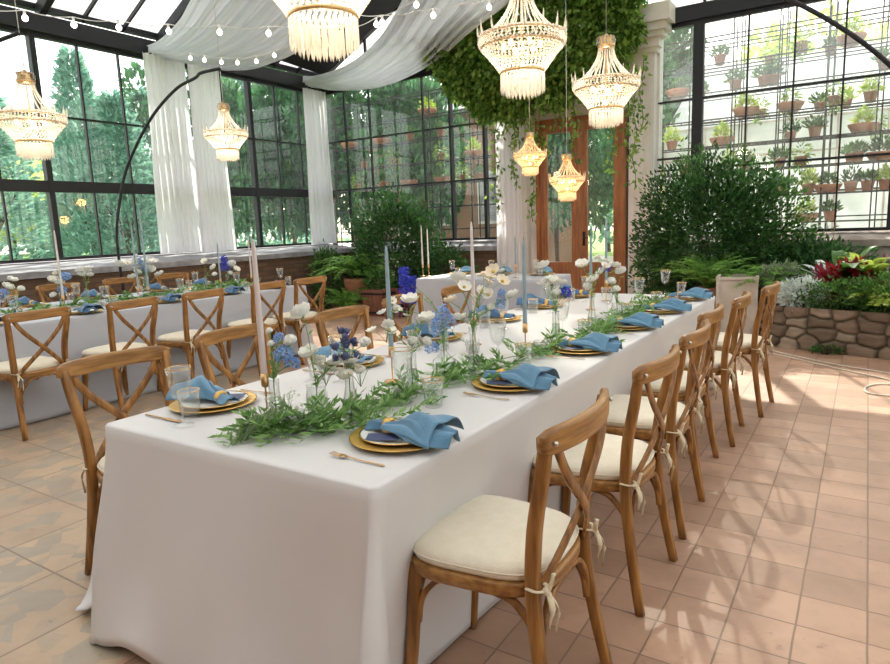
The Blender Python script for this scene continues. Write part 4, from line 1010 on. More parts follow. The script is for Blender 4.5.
# ---------------------------------------------------------------- chandeliers
M['cryst'] = glassy('faceted crystal', (.97, .95, .92), .7, .12, body=.55, bodycol=(.98, .94, .87))
M['brass'] = mat('warm brass', (.72, .48, .24), .3, .9)
M['cord'] = mat('pale hanging cord', (.62, .60, .56), .6)
def make_chandelier():
    t = thing('crystal_chandelier', 'x', 'chandelier', (0, 0, 0), 0, 'crystal chandeliers')
    def ring(r, z, w=.005, h=.009, name='gilt_ring'):
        MB().sweep([(r*math.cos(2*PI*k/40), r*math.sin(2*PI*k/40), z) for k in range(40)], w, h, closed=True, seg=6).build(name, M['brass'], t)
    ring(.155, .165, .006, .010); ring(.285, .335, .006, .008); ring(.30, .40, .007, .007); ring(.075, .72, .007, .012); ring(.235, .43, .004, .006)
    # crown
    m = MB(); m.lathe([(.03, .70), (.062, .70), (.072, .73), (.060, .77), (.074, .80), (.05, .80), (.025, .81), (.008, .83), (0, .83)], seg=20, rib=.08, nrib=10); m.build('crown', M['brass'], t)
    m = MB()
    for k in range(14):
        a = 2*PI*k/14
        for j in range(5): m.octa(((.074+.010*math.sin(j))*math.cos(a), (.074+.010*math.sin(j))*math.sin(a), .795-j*.022), .007, .012)
    m.build('crown_beads', M['cryst'], t)
    # strands from crown to rim
    n = 22; sm = None
    for k in range(n):
        a = 2*PI*k/n
        if sm is None:
            m = MB()
            for j in range(24):
                u = j/23; r = .068+(.235-.068)*(u**1.7); z = .71-(.71-.435)*u**.85
                m.octa((r, 0, z), .0078, .0085)
            o = m.build('bead_strand', M['cryst'], t, smooth=False); sm = o.data
        else:
            o = bpy.data.objects.new('bead_strand', sm); C.objects.link(o); o.parent = t
        o.rotation_euler = (0, 0, a)
    # rim band and basket of small beads
    m = MB()
    for z, r, q in ((.41, .298, 64), (.395, .302, 64), (.375, .303, 64), (.355, .300, 64), (.34, .292, 60)):
        for k in range(q):
            a = 2*PI*(k+.5*(int(z*1000) % 2))/q; m.octa((r*math.cos(a), r*math.sin(a), z), .0125, .011)
    m.build('rim_beads', M['cryst'], t, smooth=False)
    m = MB()
    for i in range(10):
        u = i/9; r = .283-(.283-.163)*u**.85; z = .325-.145*u; q = int(r*200)
        for k in range(q): a = 2*PI*(k+.5*(i % 2))/q; m.octa((r*math.cos(a), r*math.sin(a), z), .011, .0095)
    m.build('basket_beads', M['cryst'], t, smooth=False)
    m = MB()
    for i in range(4):
        r = .24+.014*i
        for k in range(44): a = 2*PI*(k+.5*(i % 2))/44; m.octa((r*math.cos(a), r*math.sin(a), .43-.004*i), .009, .006)
    m.build('shoulder_beads', M['cryst'], t, smooth=False)
    # hanging fringe of prisms: two tiers
    m = MB()
    for (r, z1, z0, q) in ((.155, .155, .022, 34), (.118, .14, .0, 24), (.08, .12, -.006, 16)):
        for k in range(q):
            a = 2*PI*k/q; x, y = r*math.cos(a), r*math.sin(a); w = .0072
            ca, sa = math.cos(a), math.sin(a)
            v = []
            for zz, ww in ((z1, w*.7), (z0+.03, w*1.15), (z0, .0008)):
                for sx, sy in ((-1, -.4), (1, -.4), (1, .4), (-1, .4)): v.append((x-sa*ww*sx+ca*ww*sy, y+ca*ww*sx+sa*ww*sy, zz))
            m.add(v, [(0, 1, 2, 3), (4, 5, 1, 0), (5, 6, 2, 1), (6, 7, 3, 2), (7, 4, 0, 3), (8, 9, 5, 4), (9, 10, 6, 5), (10, 11, 7, 6), (11, 8, 4, 7)])
    m.build('crystal_fringe', M['cryst'], t, smooth=False)
    sp_ = None
    for k in range(16):
        if sp_ is None: o = MB().sweep([(.30, 0, .40), (.309, 0, .44), (.315, 0, .50)], [.010, .008, .0015], seg=5).build('rim_spike', M['cryst'], t, smooth=False); sp_ = o.data
        else: o = bpy.data.objects.new('rim_spike', sp_); C.objects.link(o); o.parent = t
        o.rotation_euler = (0, 0, 2*PI*(k+.5)/16)
    # lamps inside
    lm_ = None
    for k in range(7):
        if lm_ is None: o = MB().ball((0, 0, 0), .016, 8, 6, (1, 1, 1.5)).build('lamp', M['lampcore'], t); lm_ = o.data
        else: o = bpy.data.objects.new('lamp', lm_); C.objects.link(o); o.parent = t
        a = 2*PI*k/6; o.location = (.13*math.cos(a), .13*math.sin(a), .345) if k < 6 else (0, 0, .22)
    m = MB()
    for k in range(6): a = 2*PI*k/6; m.sweep([(0, 0, .30), (.06*math.cos(a), .06*math.sin(a), .275), (.12*math.cos(a), .12*math.sin(a), .29), (.13*math.cos(a), .13*math.sin(a), .32)], .005, seg=6)
    m.sweep([(0, 0, .19), (0, 0, .80)], .006, seg=6); m.build('lamp_arms', M['brass'], t)
    return t
def chandelier(px_rim, wpx, label, cord_top, depth_w=None, power=14, colr=(1, .86, .68), W=.60, X=None):
    dep = W*F/wpx
    P = atd(px_rim, dep) if X is None else X; sc = W/.606
    base = np.array([P[0], P[1], P[2]-.37*sc])
    o = inst('chand', make_chandelier, tuple(base), rnd.random(), label, 'crystal chandeliers', sc)
    top = base+np.array([0, 0, .82*sc]); ct = np.array(cord_top(top) if callable(cord_top) else cord_top)
    k = MB().sweep([(0, 0, .80), (0, 0, (ct[2]-base[2])/sc)], .004/sc, seg=6).build('cord', M['cord'], o)
    l = bpy.data.lights.new('chandelier_light', 'POINT'); l.energy = power; l.color = colr; l.shadow_soft_size = .09
    lo = bpy.data.objects.new('chandelier_light', l); C.objects.link(lo); lo.location = (base[0], base[1], base[2]+.30*sc)
    return o, base, sc
def roofz(P): return (P[0], P[1], (zl(P[0]) if P[0] < RX else ZE+.33+SLr*(XR-P[0]))-.1)
chandelier((320, -31), 135, 'largest, nearest crystal chandelier cut by the top edge of the picture', roofz, power=14)
chandelier((522, 42), 86, 'crystal chandelier left of centre above the front table, second in size', roofz, power=12)
oc, bc, scc = chandelier((606, 86), 65, 'crystal chandelier hanging before the ivy on a thin cord, third in size', lambda P: (P[0], P[1], 3.42), power=12)
oL, bL, scL = chandelier((31, 120), 63, 'crystal chandelier at the far left before the windows', lambda P: (P[0], P[1], 3.2), power=10, W=.565)
oM, bM, scM = chandelier((226, 135), 42, 'crystal chandelier hanging from the tip of the curved black stand', lambda P: (P[0], P[1], 3.25), power=10, W=.485)
chandelier((530, 156), 32, 'small amber-glowing chandelier hanging left of the wooden door', lambda P: (P[0], P[1], 3.9), power=9, colr=(1, .5, .16), W=.42)
chandelier((567, 180), 35, 'small amber-glowing chandelier in front of the wooden door, the lower one', lambda P: (P[0], P[1], 3.9), power=9, colr=(1, .5, .16), W=.44)
# curved black stands
def stand(pts, label, foot=True):
    pts = [np.array(p, float) for p in pts]; b = pts[0]
    t = thing('curved_lamp_stand', label, 'lamp stand', tuple(b), 0, 'curved chandelier stands')
    MB().sweep([p-b for p in cat_rom(pts, 8)], .018, seg=10).build('arched_pole', M['frame'], t)
    MB().lathe([(0, .03), (.03, .03), (.20, .015), (.21, 0), (0, 0)], seg=24).build('base_disc', M['frame'], t)
    MB().lathe([(.0, -.02), (.012, -.02), (.012, .0), (0, .0)], c=tuple(pts[-1]-b), seg=10).build('hook', M['frame'], t)
kk = []
for i, p in enumerate(((117, 240), (120, 200), (128, 165), (150, 120), (175, 90), (195, 78))):
    f = .90+.1*i/6; P = aty(p, bM[1]*f if False else 5.2*f); kk.append(P)
top = np.array([bM[0], bM[1], 3.255]); b0 = kk[0].copy(); b0[2] = 0; b0[0] += .02
stand([b0, b0+np.array([0, 0, .6])]+kk+[top-np.array([.35, .1, .03])*0.7, top], 'curved black metal stand rising between the left table and windows')
top = np.array([bL[0], bL[1], 3.21]); s_ = [(-1.65, 0, -3.2), (-1.64, 0, -2.2), (-1.50, 0, -1.4), (-1.2, 0, -.75), (-.75, 0, -.3), (-.35, 0, -.08), (0, 0, 0)]
stand([top+np.array([x, -.55*abs(x)/1.65, z]) for x, _, z in s_], 'curved black metal stand whose tip enters at the left edge')
top = np.array([bc[0], bc[1], 3.44]); yy = bc[1]
stand([(.50, yy, 0), (.50, yy, 1.2), (.36, yy, 2.0), (.10, yy, 2.42), (-.27, yy, 2.79), (-.70, yy, 3.10), (-1.15, yy, 3.29), (-1.7, yy, 3.42), tuple(top)], 'curved black metal stand crossing the upper right corner')

# ---------------------------------------------------------------- string lights
def make_bulb():
    t = thing('string_bulb', 'x', 'light bulb'); MB().lathe([(.004, .0), (.011, -.004), (.012, -.045), (.0, -.045)], seg=12).build('socket', M['socket'], t)
    MB().ball((0, 0, -.066), .025, 12, 8, (1, 1, 1.1)).build('glass_bulb', M['bulb'], t); return t
def string(pts, dep, label, bulbs, bl, ext=()):
    P = [atd(p, d) for p, d in zip(pts, dep)]
    pts3 = []
    for a, b in zip(P[:-1], P[1:]):
        for k in range(6):
            u = k/6; q = a+(b-a)*u; q[2] -= .06*math.sin(PI*u)*np.linalg.norm(b-a); pts3.append(q)
    pts3.append(P[-1]); o0 = np.array(P[0])
    t = MB().sweep([p-o0 for p in pts3], .004, seg=6).build('light_string', M['socket'], loc=tuple(o0)); tag(t, label, 'string lights', 'light strings')
    for n, (b, lb) in enumerate(zip(bulbs, bl)):
        Q = atd(b[:2], b[2]); inst('bulb', make_bulb, tuple(Q), 0, lb, 'string light bulbs', b[3] if len(b) > 3 else 1.0)
D1 = [5.6, 5.8, 6, 6.1, 6.2, 6.2, 6.1]
string([(-30, 6), (24, 10), (73, 17), (118, 20), (168, 24), (219, 25), (268, 26), (330, 18)], [5.4, 5.6, 5.8, 6, 6.1, 6.2, 6.2, 6.1], 'upper light string crossing the left roof glass and wide drape',
       [(24, 10, 5.6), (73, 17, 5.8), (118, 20, 6), (168, 24, 6.1), (219, 25, 6.2), (268, 26, 6.2)], ['lit bulb on the upper string, %s' % s for s in ('leftmost', 'second from the left', 'third from the left', 'at the left edge of the drape', 'in the middle of the drape', 'just left of the nearest chandelier')])
string([(150, 50), (190, 53), (204, 55), (221, 57), (237, 57.5), (256, 56), (274, 50), (300, 38)], [8.6, 8.5, 8.4, 8.3, 8.2, 8.1, 8, 7.8], 'lower light string sagging under the two left swags',
       [(190, 53, 8.5, .95), (204, 55, 8.4, .95), (221, 57, 8.3, .95), (237, 57.5, 8.2, .95), (256, 56, 8.1, .95), (274, 50, 8, .95)], ['lit bulb on the lower string, %s from the left' % s for s in ('first', 'second', 'third', 'fourth', 'fifth', 'sixth')])
string([(350, 28), (377, 17), (410, 3), (440, -12)], [6.3, 6.2, 6.1, 6], 'light string rising steeply right of the nearest chandelier', [(376, 17, 6.2)], ['left bulb of the close pair right of the nearest chandelier'])
string([(355, 14), (382, 15), (416, 11), (433, 8), (462, 4), (489, -1), (520, -8)], [6.2, 6.2, 6.2, 6.2, 6.2, 6.2, 6.2], 'nearly level light string crossing the right-hand drape',
       [(382, 15, 6.2), (433, 8, 6.2), (489, 0, 6.2), (416, -3, 6.2, 1.05)], ['right bulb of the close pair right of the nearest chandelier', 'lit bulb hanging before the right-hand swag', 'lit bulb left of the second chandelier', 'lit bulb at the top edge before the right-hand swag'])

# ---------------------------------------------------------------- hanging ivy over the door
iv = thing('hanging_ivy', 'large mass of green ivy hanging above the wooden door', 'climbing plant', (-4.2, YB-.5, 3.9))
o0 = np.array([-4.2, YB-.5, 3.9]); P = []; D = []
blobs = [(-5.85, 4.25, .45), (-5.55, 3.75, .42), (-5.2, 4.1, .5), (-4.9, 3.6, .45), (-4.7, 4.4, .5), (-4.3, 3.7, .45), (-4.1, 4.3, .5), (-3.7, 3.7, .42), (-3.5, 4.3, .45), (-3.25, 3.8, .36), (-3.2, 4.4, .35), (-5.5, 4.55, .4), (-4.7, 3.25, .3), (-3.4, 3.35, .26), (-4.0, 3.3, .28), (-5.2, 3.3, .3), (-5.75, 3.9, .3), (-3.0, 4.55, .38), (-2.98, 4.0, .26), (-3.5, 4.75, .4), (-4.3, 4.85, .4)]
for (x, z, r) in blobs:
    n = int(1050*(r/.4)**2); q = rng.normal(size=(n, 3)); q /= np.linalg.norm(q, axis=1, keepdims=True)
    rr = r*rng.uniform(.45, 1.05, (n, 1)); c = np.array([x, YB-.55, z])-o0
    pts = c+q*rr*np.array([1, .8, 1]); P.append(pts); D.append(q*.6+np.array([0, -.5, -.9])+rng.normal(size=(n, 3))*.45)
MB().leaves(np.concatenate(P), np.concatenate(D), rng.uniform(.07, .14, sum(len(a) for a in P)), .07).build('foliage', M['leaf_ivy'], iv)
def vine(x, z0, z1, y=YB-.7, n=None, w=.05, L=.085):
    m = MB(); pts = []
    k = int((z0-z1)/.12)+2
    for i in range(k): u = i/(k-1); pts.append(np.array([x+.03*math.sin(i*1.1+x*9), y+.02*math.cos(i*1.7), z0+(z1-z0)*u])-o0)
    v = m.sweep(pts, .006, seg=5).build('vine', M['bark'], iv)
    n = n or int((z0-z1)*60); PP = []; DD = []
    for i in range(n):
        u = rnd.random(); q = pts[int(u*(k-1))]; PP.append(q+rng.normal(size=3)*np.array([w, w*.7, .05])); DD.append(np.array([rnd.gauss(0, .8), rnd.gauss(-.2, .5), -.7]))
    MB().leaves(PP, DD, L, .05).build('foliage', M['leaf_ivy'], v)
for px, y0, y1, w in ((497, 60, 215, .05), (520, 80, 150, .09), (540, 90, 165, .05), (533, 120, 222, .035), (515, 100, 190, .02), (487, 80, 118, .07), (560, 90, 135, .06), (575, 100, 165, .05), (600, 100, 128, .06), (612, 110, 175, .05), (634, 70, 190, .06), (641, 60, 130, .05), (460, 60, 100, .05), (472, 80, 112, .06), (627, 90, 155, .05), (506, 60, 140, .05)):
    A = aty((px, y0), YB-.7); B = aty((px, y1), YB-.7); vine(B[0], A[2], B[2], w=w)

# ---------------------------------------------------------------- plants
def bush(name, label, cat, loc, r, n, m_, L, W=None, stems=5, group=None, updir=.4, jit=.5, shell=.55, pot=None, ms=None):
    t = thing(name, label, cat, loc, 0, group); r = np.array(r, float)
    q = rng.normal(size=(n, 3)); q /= np.linalg.norm(q, axis=1, keepdims=True)
    lump = 1+.16*np.sin(q[:, :1]*5+loc[0])*np.cos(q[:, 2:3]*6+loc[1])+.10*np.sin(q[:, 1:2]*11)
    pts = q*r*rng.uniform(shell, 1.02, (n, 1))*lump+np.array([0, 0, r[2]])
    pts[:, 2] = np.maximum(pts[:, 2], .03)
    MB().leaves(pts, q+np.array([0, 0, updir])+rng.normal(size=(n, 3))*jit, rng.uniform(L*.6, L*1.2, n), W or L*.42).build('foliage', m_, t)
    m = MB()
    for k in range(stems):
        a = 2*PI*k/stems; e = np.array([math.cos(a)*r[0]*.5, math.sin(a)*r[1]*.5, r[2]*1.3]); m.sweep([(0.02*math.cos(a), .02*math.sin(a), 0), tuple(e*.5+np.array([0, 0, .05])), tuple(e)], [.014, .010, .004], seg=5)
    m.build('stem', M['bark'], t)
    return t
def fern(name, label, loc, n, ln, m_=None, group='ferns', droop=1.0, L=.05, W=.012, elev=(.7, 1.35), z0=0):
    t = thing(name, label, 'fern', loc, 0, group); m = MB(); P = []; D = []
    for k in range(n):
        a = rnd.random()*2*PI; l = ln*rnd.uniform(.6, 1.1); el = rnd.uniform(*elev); pts = []
        for i in range(12):
            u = i/11; h = l*u*math.cos(el)+.25*l*u*u*droop; pts.append(np.array([h*math.cos(a), h*math.sin(a), z0+l*u*math.sin(el)-.55*l*droop*u**2.3]))
        m.sweep(pts, [.004*(1-.7*i/11) for i in range(12)], seg=4)
        for i in range(1, 12):
            for q in range(3):
                f = q/3; p = pts[i-1]+(pts[i]-pts[i-1])*f; d = pts[i]-pts[i-1]; d /= np.linalg.norm(d); s = np.cross(d, (0, 0, 1)); s /= np.linalg.norm(s)+1e-9
                for sg in (-1, 1): P.append(p); D.append(s*sg+d*.5+rng.normal(size=3)*.15)
    m.build('frond_stem', M['stem'], t); MB().leaves(P, D, L*(1.0), W).build('frond', m_ or M['leaf_f'], t); return t
bush('evergreen_shrub', 'large dark green shrub before the back windows, left of the back table', 'shrub', (-6.85, 9.0, .0), (.88, .55, .98), 9500, M['leaf_d'], .085)
bush('evergreen_shrub', 'darker shrub low behind the terracotta-brown tub', 'shrub', (-5.95, 9.2, .0), (.55, .4, .55), 1500, M['leaf_d'], .08)
fern('feathery_fern', 'tall feathery light green fern in the far left corner', (-7.42, 8.62, .55), 95, .98, droop=1.05, L=.075, W=.017)
MB_ = MB().lathe([(0, 0), (.16, 0), (.21, .5), (.22, .56), (.195, .56), (.18, .5), (0, .5)], seg=24)
tag(MB_.build('plant_pot', M['terra'], loc=(-7.42, 8.62, 0)), 'tall clay pot under the feathery fern in the left corner', 'pot')
fern('feathery_fern', 'low drooping fern beside the feathery corner fern', (-7.3, 8.2, .02), 50, .8, droop=.8, L=.06, W=.015)
bush('leafy_plant', 'yellowish leafy plant at the wall left of the corner fern', 'plant', (-8.1, 8.6, 0), (.24, .3, .55), 1000, M['leaf_m'], .09)
# brown tub
t = thing('wooden_tub', 'rusty brown wooden tub planter before the dark shrub', 'planter', (-6.62, 8.25, 0))
MB().box((0, 0, .21), (.42, .42, .42), .0, taper=.92).build('tub_body', M['wood_box'], t, smooth=False)
m = MB()
for z in (.06, .36): m.box((0, 0, z), (.435, .435, .03))
m.build('hoop', M['frame'], t, smooth=False)
bush('leafy_plant', 'small reddish and green plant growing in the rusty brown tub', 'plant', (-6.62, 8.25, .40), (.26, .24, .16), 420, M['leaf_m'], .07)
bush('purple_plant', 'purple-leaved plant beside the rusty brown tub', 'plant', (-6.05, 8.2, .0), (.2, .2, .22), 300, M['leaf_p'], .09)
fern('low_fern', 'low fern at the foot of the back windows behind the back table', (-5.55, 8.9, 0), 22, .6, L=.05)
# right side
bush('laurel_shrub', 'large bushy dark green shrub right of the white pilaster', 'shrub', (-1.75, 8.98, 0), (.90, .52, 1.06), 15000, M['leaf_d'], .075)
bush('laurel_shrub', 'lighter part-sunlit shrub in front of the right windows', 'shrub', (-1.15, 9.12, .1), (.62, .40, .95), 4200, M['leaf_m'], .07)
t = thing('bamboo_plant', 'upright light green leafy shoots above the large right shrub', 'plant', (-1.55, 9.35, .3)); m = MB(); P = []; D = []
for k in range(14):
    x, y = rnd.gauss(0, .26), rnd.gauss(0, .1); h = rnd.uniform(1.5, 2.25); ln = rnd.gauss(0, .12)
    m.sweep([(x, y, 0), (x+ln*.4, y, h*.5), (x+ln, y, h)], [.007, .005, .002], seg=4)
    for i in range(60): u = .4+.6*rnd.random(); P.append((x+ln*u*u+rnd.gauss(0, .04), y+rnd.gauss(0, .04), h*u)); D.append((rnd.gauss(0, 1), rnd.gauss(0, 1), .7))
m.build('stem', M['stem'], t); MB().leaves(P, D, .075, .022).build('foliage', M['leaf_m'], t)
bush('leafy_plant', 'dark low foliage between the big shrub and the stone bed', 'plant', (-.55, 9.1, 0), (.5, .35, .55), 3000, M['leaf_d'], .08)
bush('leafy_plant', 'low foliage at the foot of the white pilaster', 'plant', (-2.5, 9.2, 0), (.28, .26, .55), 900, M['leaf_m'], .07)
t = thing('square_planter', 'whitewashed square planter box behind the far right chairs', 'planter', (-1.20, 7.95, 0), .12)
MB().box((0, 0, .34), (.40, .40, .68), 0, taper=.9).build('box_body', M['planter_w'], t, smooth=False)
m = MB()
for sx in (-1, 1):
    for sy in (-1, 1): m.box((sx*.195, sy*.195, .35), (.035, .035, .70))
for sx, sy, dx, dy in ((0, -1, .43, .035), (0, 1, .43, .035), (-1, 0, .035, .43), (1, 0, .035, .43)): m.box((sx*.2, sy*.2, .70), (dx, dy, .035))
m.build('corner_trim', M['planter_w'], t, smooth=False)
MB().bx((-.17, -.17, .6), (.17, .17, .66)).build('soil', M['soil'], t, smooth=False)
fern('feathery_fern', 'bright feathery fern left of and behind the whitewashed planter', (-1.58, 8.35, .52), 110, .72, droop=.75, L=.05, W=.013)
fern('feathery_fern', 'bright feathery fern right of the whitewashed planter', (-.92, 8.2, .50), 95, .60, droop=.9, L=.05, W=.013)
tag(MB().lathe([(0, 0), (.12, 0), (.17, .54), (.155, .54), (0, .50)], seg=20).build('plant_pot', M['terra'], loc=(-1.58, 8.35, 0)), 'clay pot under the bright fern left of the planter', 'pot')
tag(MB().lathe([(0, 0), (.12, 0), (.17, .52), (.155, .52), (0, .49)], seg=20).build('plant_pot', M['terra'], loc=(-.92, 8.2, 0)), 'clay pot under the bright fern right of the planter', 'pot')
# stone bed: irregular cobbles displaced on one wall surface
pathp = [np.array(p) for p in ((-.90, 9.2), (-.98, 8.3), (-.88, 7.75), (-.55, 7.50), (0, 7.33), (.6, 7.15), (1.3, 7.1), (2.2, 7.2), (3.4, 7.3))]
cp = cat_rom(pathp, 26); seglen = [0]
for a, b in zip(cp[:-1], cp[1:]): seglen.append(seglen[-1]+np.linalg.norm(b-a))
Ltot = seglen[-1]; nU = 420; nV = 34; hb = .44
seeds = []
zz = .07
for row in range(4):
    u = rnd.uniform(0, .1)
    while u < Ltot+.2: seeds.append((u, zz+rnd.uniform(-.025, .025), rnd.random())); u += rnd.uniform(.13, .27)
    zz += .115
S = np.array(seeds)
G = []; ids = []
for j in range(nV+1):
    z = hb*j/nV; row = []
    for i in range(nU+1):
        s = Ltot*i/nU; k = min(np.searchsorted(seglen, s), len(cp)-1); k = max(k, 1)
        f = (s-seglen[k-1])/(seglen[k]-seglen[k-1]+1e-9); p = cp[k-1]+(cp[k]-cp[k-1])*f; d = cp[k]-cp[k-1]; d /= np.linalg.norm(d); nn = np.array([d[1], -d[0]])
        s2 = s+.035*noise.noise(Vector((s*7, z*9, 2.1))); z2 = z+.03*noise.noise(Vector((s*7, z*9, 8.4))); dd = np.sqrt(((S[:, 0]-s2)*.62)**2+(S[:, 1]-z2)**2)+S[:, 2]*.03; o_ = np.argsort(dd)[:2]; e = dd[o_[1]]-dd[o_[0]]
        bump = .045*min(1, e/.035)**.6+.010*noise.noise(Vector((s*14, z*14, S[o_[0], 2]*9)))
        row.append((p[0]+nn[0]*bump, p[1]+nn[1]*bump, z)); ids.append((S[o_[0], 2], min(1, e/.03)))
    G.append(row)
m, nt, o = nodes('rubble stone'); at_ = N(nt, 'ShaderNodeAttribute', attribute_name='stone'); sp = N(nt, 'ShaderNodeSeparateColor'); nt.links.new(at_.outputs['Color'], sp.inputs[0])
cr = N(nt, 'ShaderNodeValToRGB'); cr.color_ramp.elements[0].color = (.19, .135, .09, 1); cr.color_ramp.elements[1].color = (.46, .36, .26, 1); e_ = cr.color_ramp.elements.new(.5); e_.color = (.29, .20, .135, 1)
nt.links.new(sp.outputs[0], cr.inputs[0]); nz = N(nt, 'ShaderNodeTexNoise', Scale=12, Detail=5); mx = N(nt, 'ShaderNodeMix', data_type='RGBA', blend_type='MULTIPLY'); mx.inputs[0].default_value = .6
nt.links.new(cr.outputs[0], mx.inputs[6]); nt.links.new(nz.outputs[0], mx.inputs[7]); m2 = N(nt, 'ShaderNodeMix', data_type='RGBA'); m2.inputs[6].default_value = (.07, .055, .035, 1); nt.links.new(sp.outputs[1], m2.inputs[0]); nt.links.new(mx.outputs[2], m2.inputs[7])
pp = N(nt, 'ShaderNodeBsdfPrincipled'); pp.inputs['Roughness'].default_value = .85; nt.links.new(m2.outputs[2], pp.inputs['Base Color']); nt.links.new(pp.outputs[0], o.inputs[0]); M['stone'] = m
bed = thing('stone_flower_bed', 'curved rubble-stone raised flower bed at the right', 'flower bed', (0, 0, 0))
w_ = MB().grid(G).build('stone_wall', M['stone'], bed)
ca = w_.data.color_attributes.new('stone', 'FLOAT_COLOR', 'POINT')
for i, (a, b) in enumerate(ids): ca.data[i].color = (a, b, 0, 1)
m = MB(); top = [(p[0], p[1], hb-.03) for p in cp[::6]]+[(3.4, 9.6, hb-.03), (-.9, 9.6, hb-.03)]; m.add(top, [tuple(range(len(top)))]); m.build('soil', M['soil'], bed, smooth=False)
# bed plants
def bedp(px, y, z=hb-.04): P = aty(px, y); return (P[0], y, z)
BP = 'plants in the stone bed'
bush('dusty_miller', 'silvery white dusty miller at the left of the stone bed', 'plant', bedp((802, 300), 7.6), (.19, .15, .15), 620, M['leaf_s'], .085, .022, group=BP)
bush('dusty_miller', 'small silvery plant spilling over the left bed edge', 'plant', bedp((789, 308), 7.75), (.12, .11, .12), 260, M['leaf_s'], .075, .02, group=BP)
bush('coleus_plant', 'crimson coleus in the middle of the stone bed', 'plant', bedp((844, 282), 7.85), (.25, .17, .23), 560, M['leaf_r'], .09, .04, group=BP)
bush('coleus_plant', 'second crimson coleus further right in the stone bed', 'plant', bedp((866, 290), 7.8), (.15, .13, .16), 220, M['leaf_r'], .09, .04, group=BP)
bush('trailing_greenery', 'small-leaved dark greenery trailing over the stone bed front', 'plant', bedp((838, 304), 7.5), (.4, .14, .16), 1500, M['leaf_m'], .045, group=BP)
bush('trailing_greenery', 'dark greenery at the right front of the stone bed', 'plant', bedp((885, 312), 7.38), (.34, .16, .2), 1400, M['leaf_m'], .05, group=BP)
bush('trailing_greenery', 'grey-green greenery at the left end of the stone bed', 'plant', bedp((778, 305), 8.1), (.22, .26, .22), 900, M['leaf_o'], .07, group=BP)
fern('yellow_fern', 'yellow-green feathery plant at the right edge of the stone bed', (*bedp((889, 300), 7.55)[:2], hb), 80, .52, M['leaf_y'], BP, L=.06, W=.014)
def broad(name, label, loc, n, L, W, m_, el=(.5, 1.2)):
    t = thing(name, label, 'plant', loc, 0, BP); k = 0
    for q in range(n):
        a = rnd.random()*2*PI; e = rnd.uniform(*el); l = L*rnd.uniform(.7, 1.15); G = []
        for i in range(9):
            u = i/8; row = []
            for j in range(5):
                v = j/2-1; w = W*math.sin(PI*min(.98, .12+.86*u))**.8*v; r = l*u*math.cos(e)+.12*l*u*u; z = l*u*math.sin(e)-.45*l*u**2.5+.15*abs(w)
                row.append((r*math.cos(a)-w*math.sin(a), r*math.sin(a)+w*math.cos(a), z))
            G.append(row)
        MB().grid(G).build('leaf', m_, t)
    return t
broad('broad_leaf_plant', 'broad bright green leaves standing above the crimson coleus', (*bedp((846, 280), 8.1)[:2], .55), 12, .78, .10, M['leaf_m'], (.8, 1.4))
broad('broad_leaf_plant', 'yellow-green broad-leaved plant right of the tall green leaves', (*bedp((866, 285), 8.1)[:2], .60), 15, .62, .075, M['leaf_y'], (.7, 1.35))
broad('striped_leaf_plant', 'pale silvery strap leaves arching above the bed', (*bedp((826, 285), 8.2)[:2], .62), 10, .6, .04, M['leaf_s'], (.5, 1.2))
broad('striped_leaf_plant', 'pale grey-green arching leaves behind the stone bed', (*bedp((885, 280), 8.35)[:2], .65), 9, .6, .05, M['leaf_o'], (.6, 1.3))
bush('purple_plant', 'small purple plant above the left of the coleus', 'plant', bedp((824, 275), 8.1), (.1, .1, .2), 120, M['leaf_p'], .1, group=BP)
bush('purple_plant', 'pinkish purple flowers at the right edge of the bed', 'plant', bedp((884, 272), 8.05), (.12, .1, .24), 140, M['leaf_p'], .1, group=BP)
bush('leafy_plant', 'dark green backdrop plant behind the stone bed', 'plant', bedp((815, 280), 9.0), (.7, .3, .3), 1800, M['leaf_d'], .08, group=BP)
bush('leafy_plant', 'tuft of weeds at the foot of the stone bed', 'weed', (-.28, 7.30, 0), (.16, .05, .04), 160, M['leaf_m'], .04)
t = thing('dry_grass_plant', 'thin pale dry stems before the right windows', 'plant', (-.75, 9.3, .2)); m = MB(); P = []; D = []
for k in range(24):
    x, h, l = rnd.gauss(0, .2), rnd.uniform(.8, 1.3), rnd.gauss(0, .18); m.sweep([(x, 0, 0), (x+l*.4, 0, h*.6), (x+l, 0, h)], .003, seg=4)
    for i in range(14): u = .5+.5*rnd.random(); P.append((x+l*u, 0, h*u)); D.append((rnd.gauss(0, 1), rnd.gauss(0, .6), .5))
m.build('stem', M['wood'], t); MB().leaves(P, D, .07, .014).build('foliage', M['leaf_o'], t)
# cables on the floor
def hose(pxs, label, r=.006):
    P = [atz(p, r+.001) for p in pxs]; b = P[0]
    tag(MB().sweep([p-b for p in cat_rom(P, 8)], r, seg=6).build('floor_cable', M['hose'], loc=tuple(b)), label, 'cable', 'cables on the floor')
hose([(745, 352), (775, 354), (805, 361), (840, 369), (890, 380), (930, 392)], 'white cable running along the foot of the stone bed')
hose([(770, 350), (800, 357), (845, 366), (893, 374), (940, 385)], 'second white cable beside the first at the stone bed')
hose([(930, 397), (895, 396), (868, 393), (866, 387), (880, 384), (905, 386), (940, 390)], 'looped cable end at the right edge of the floor')

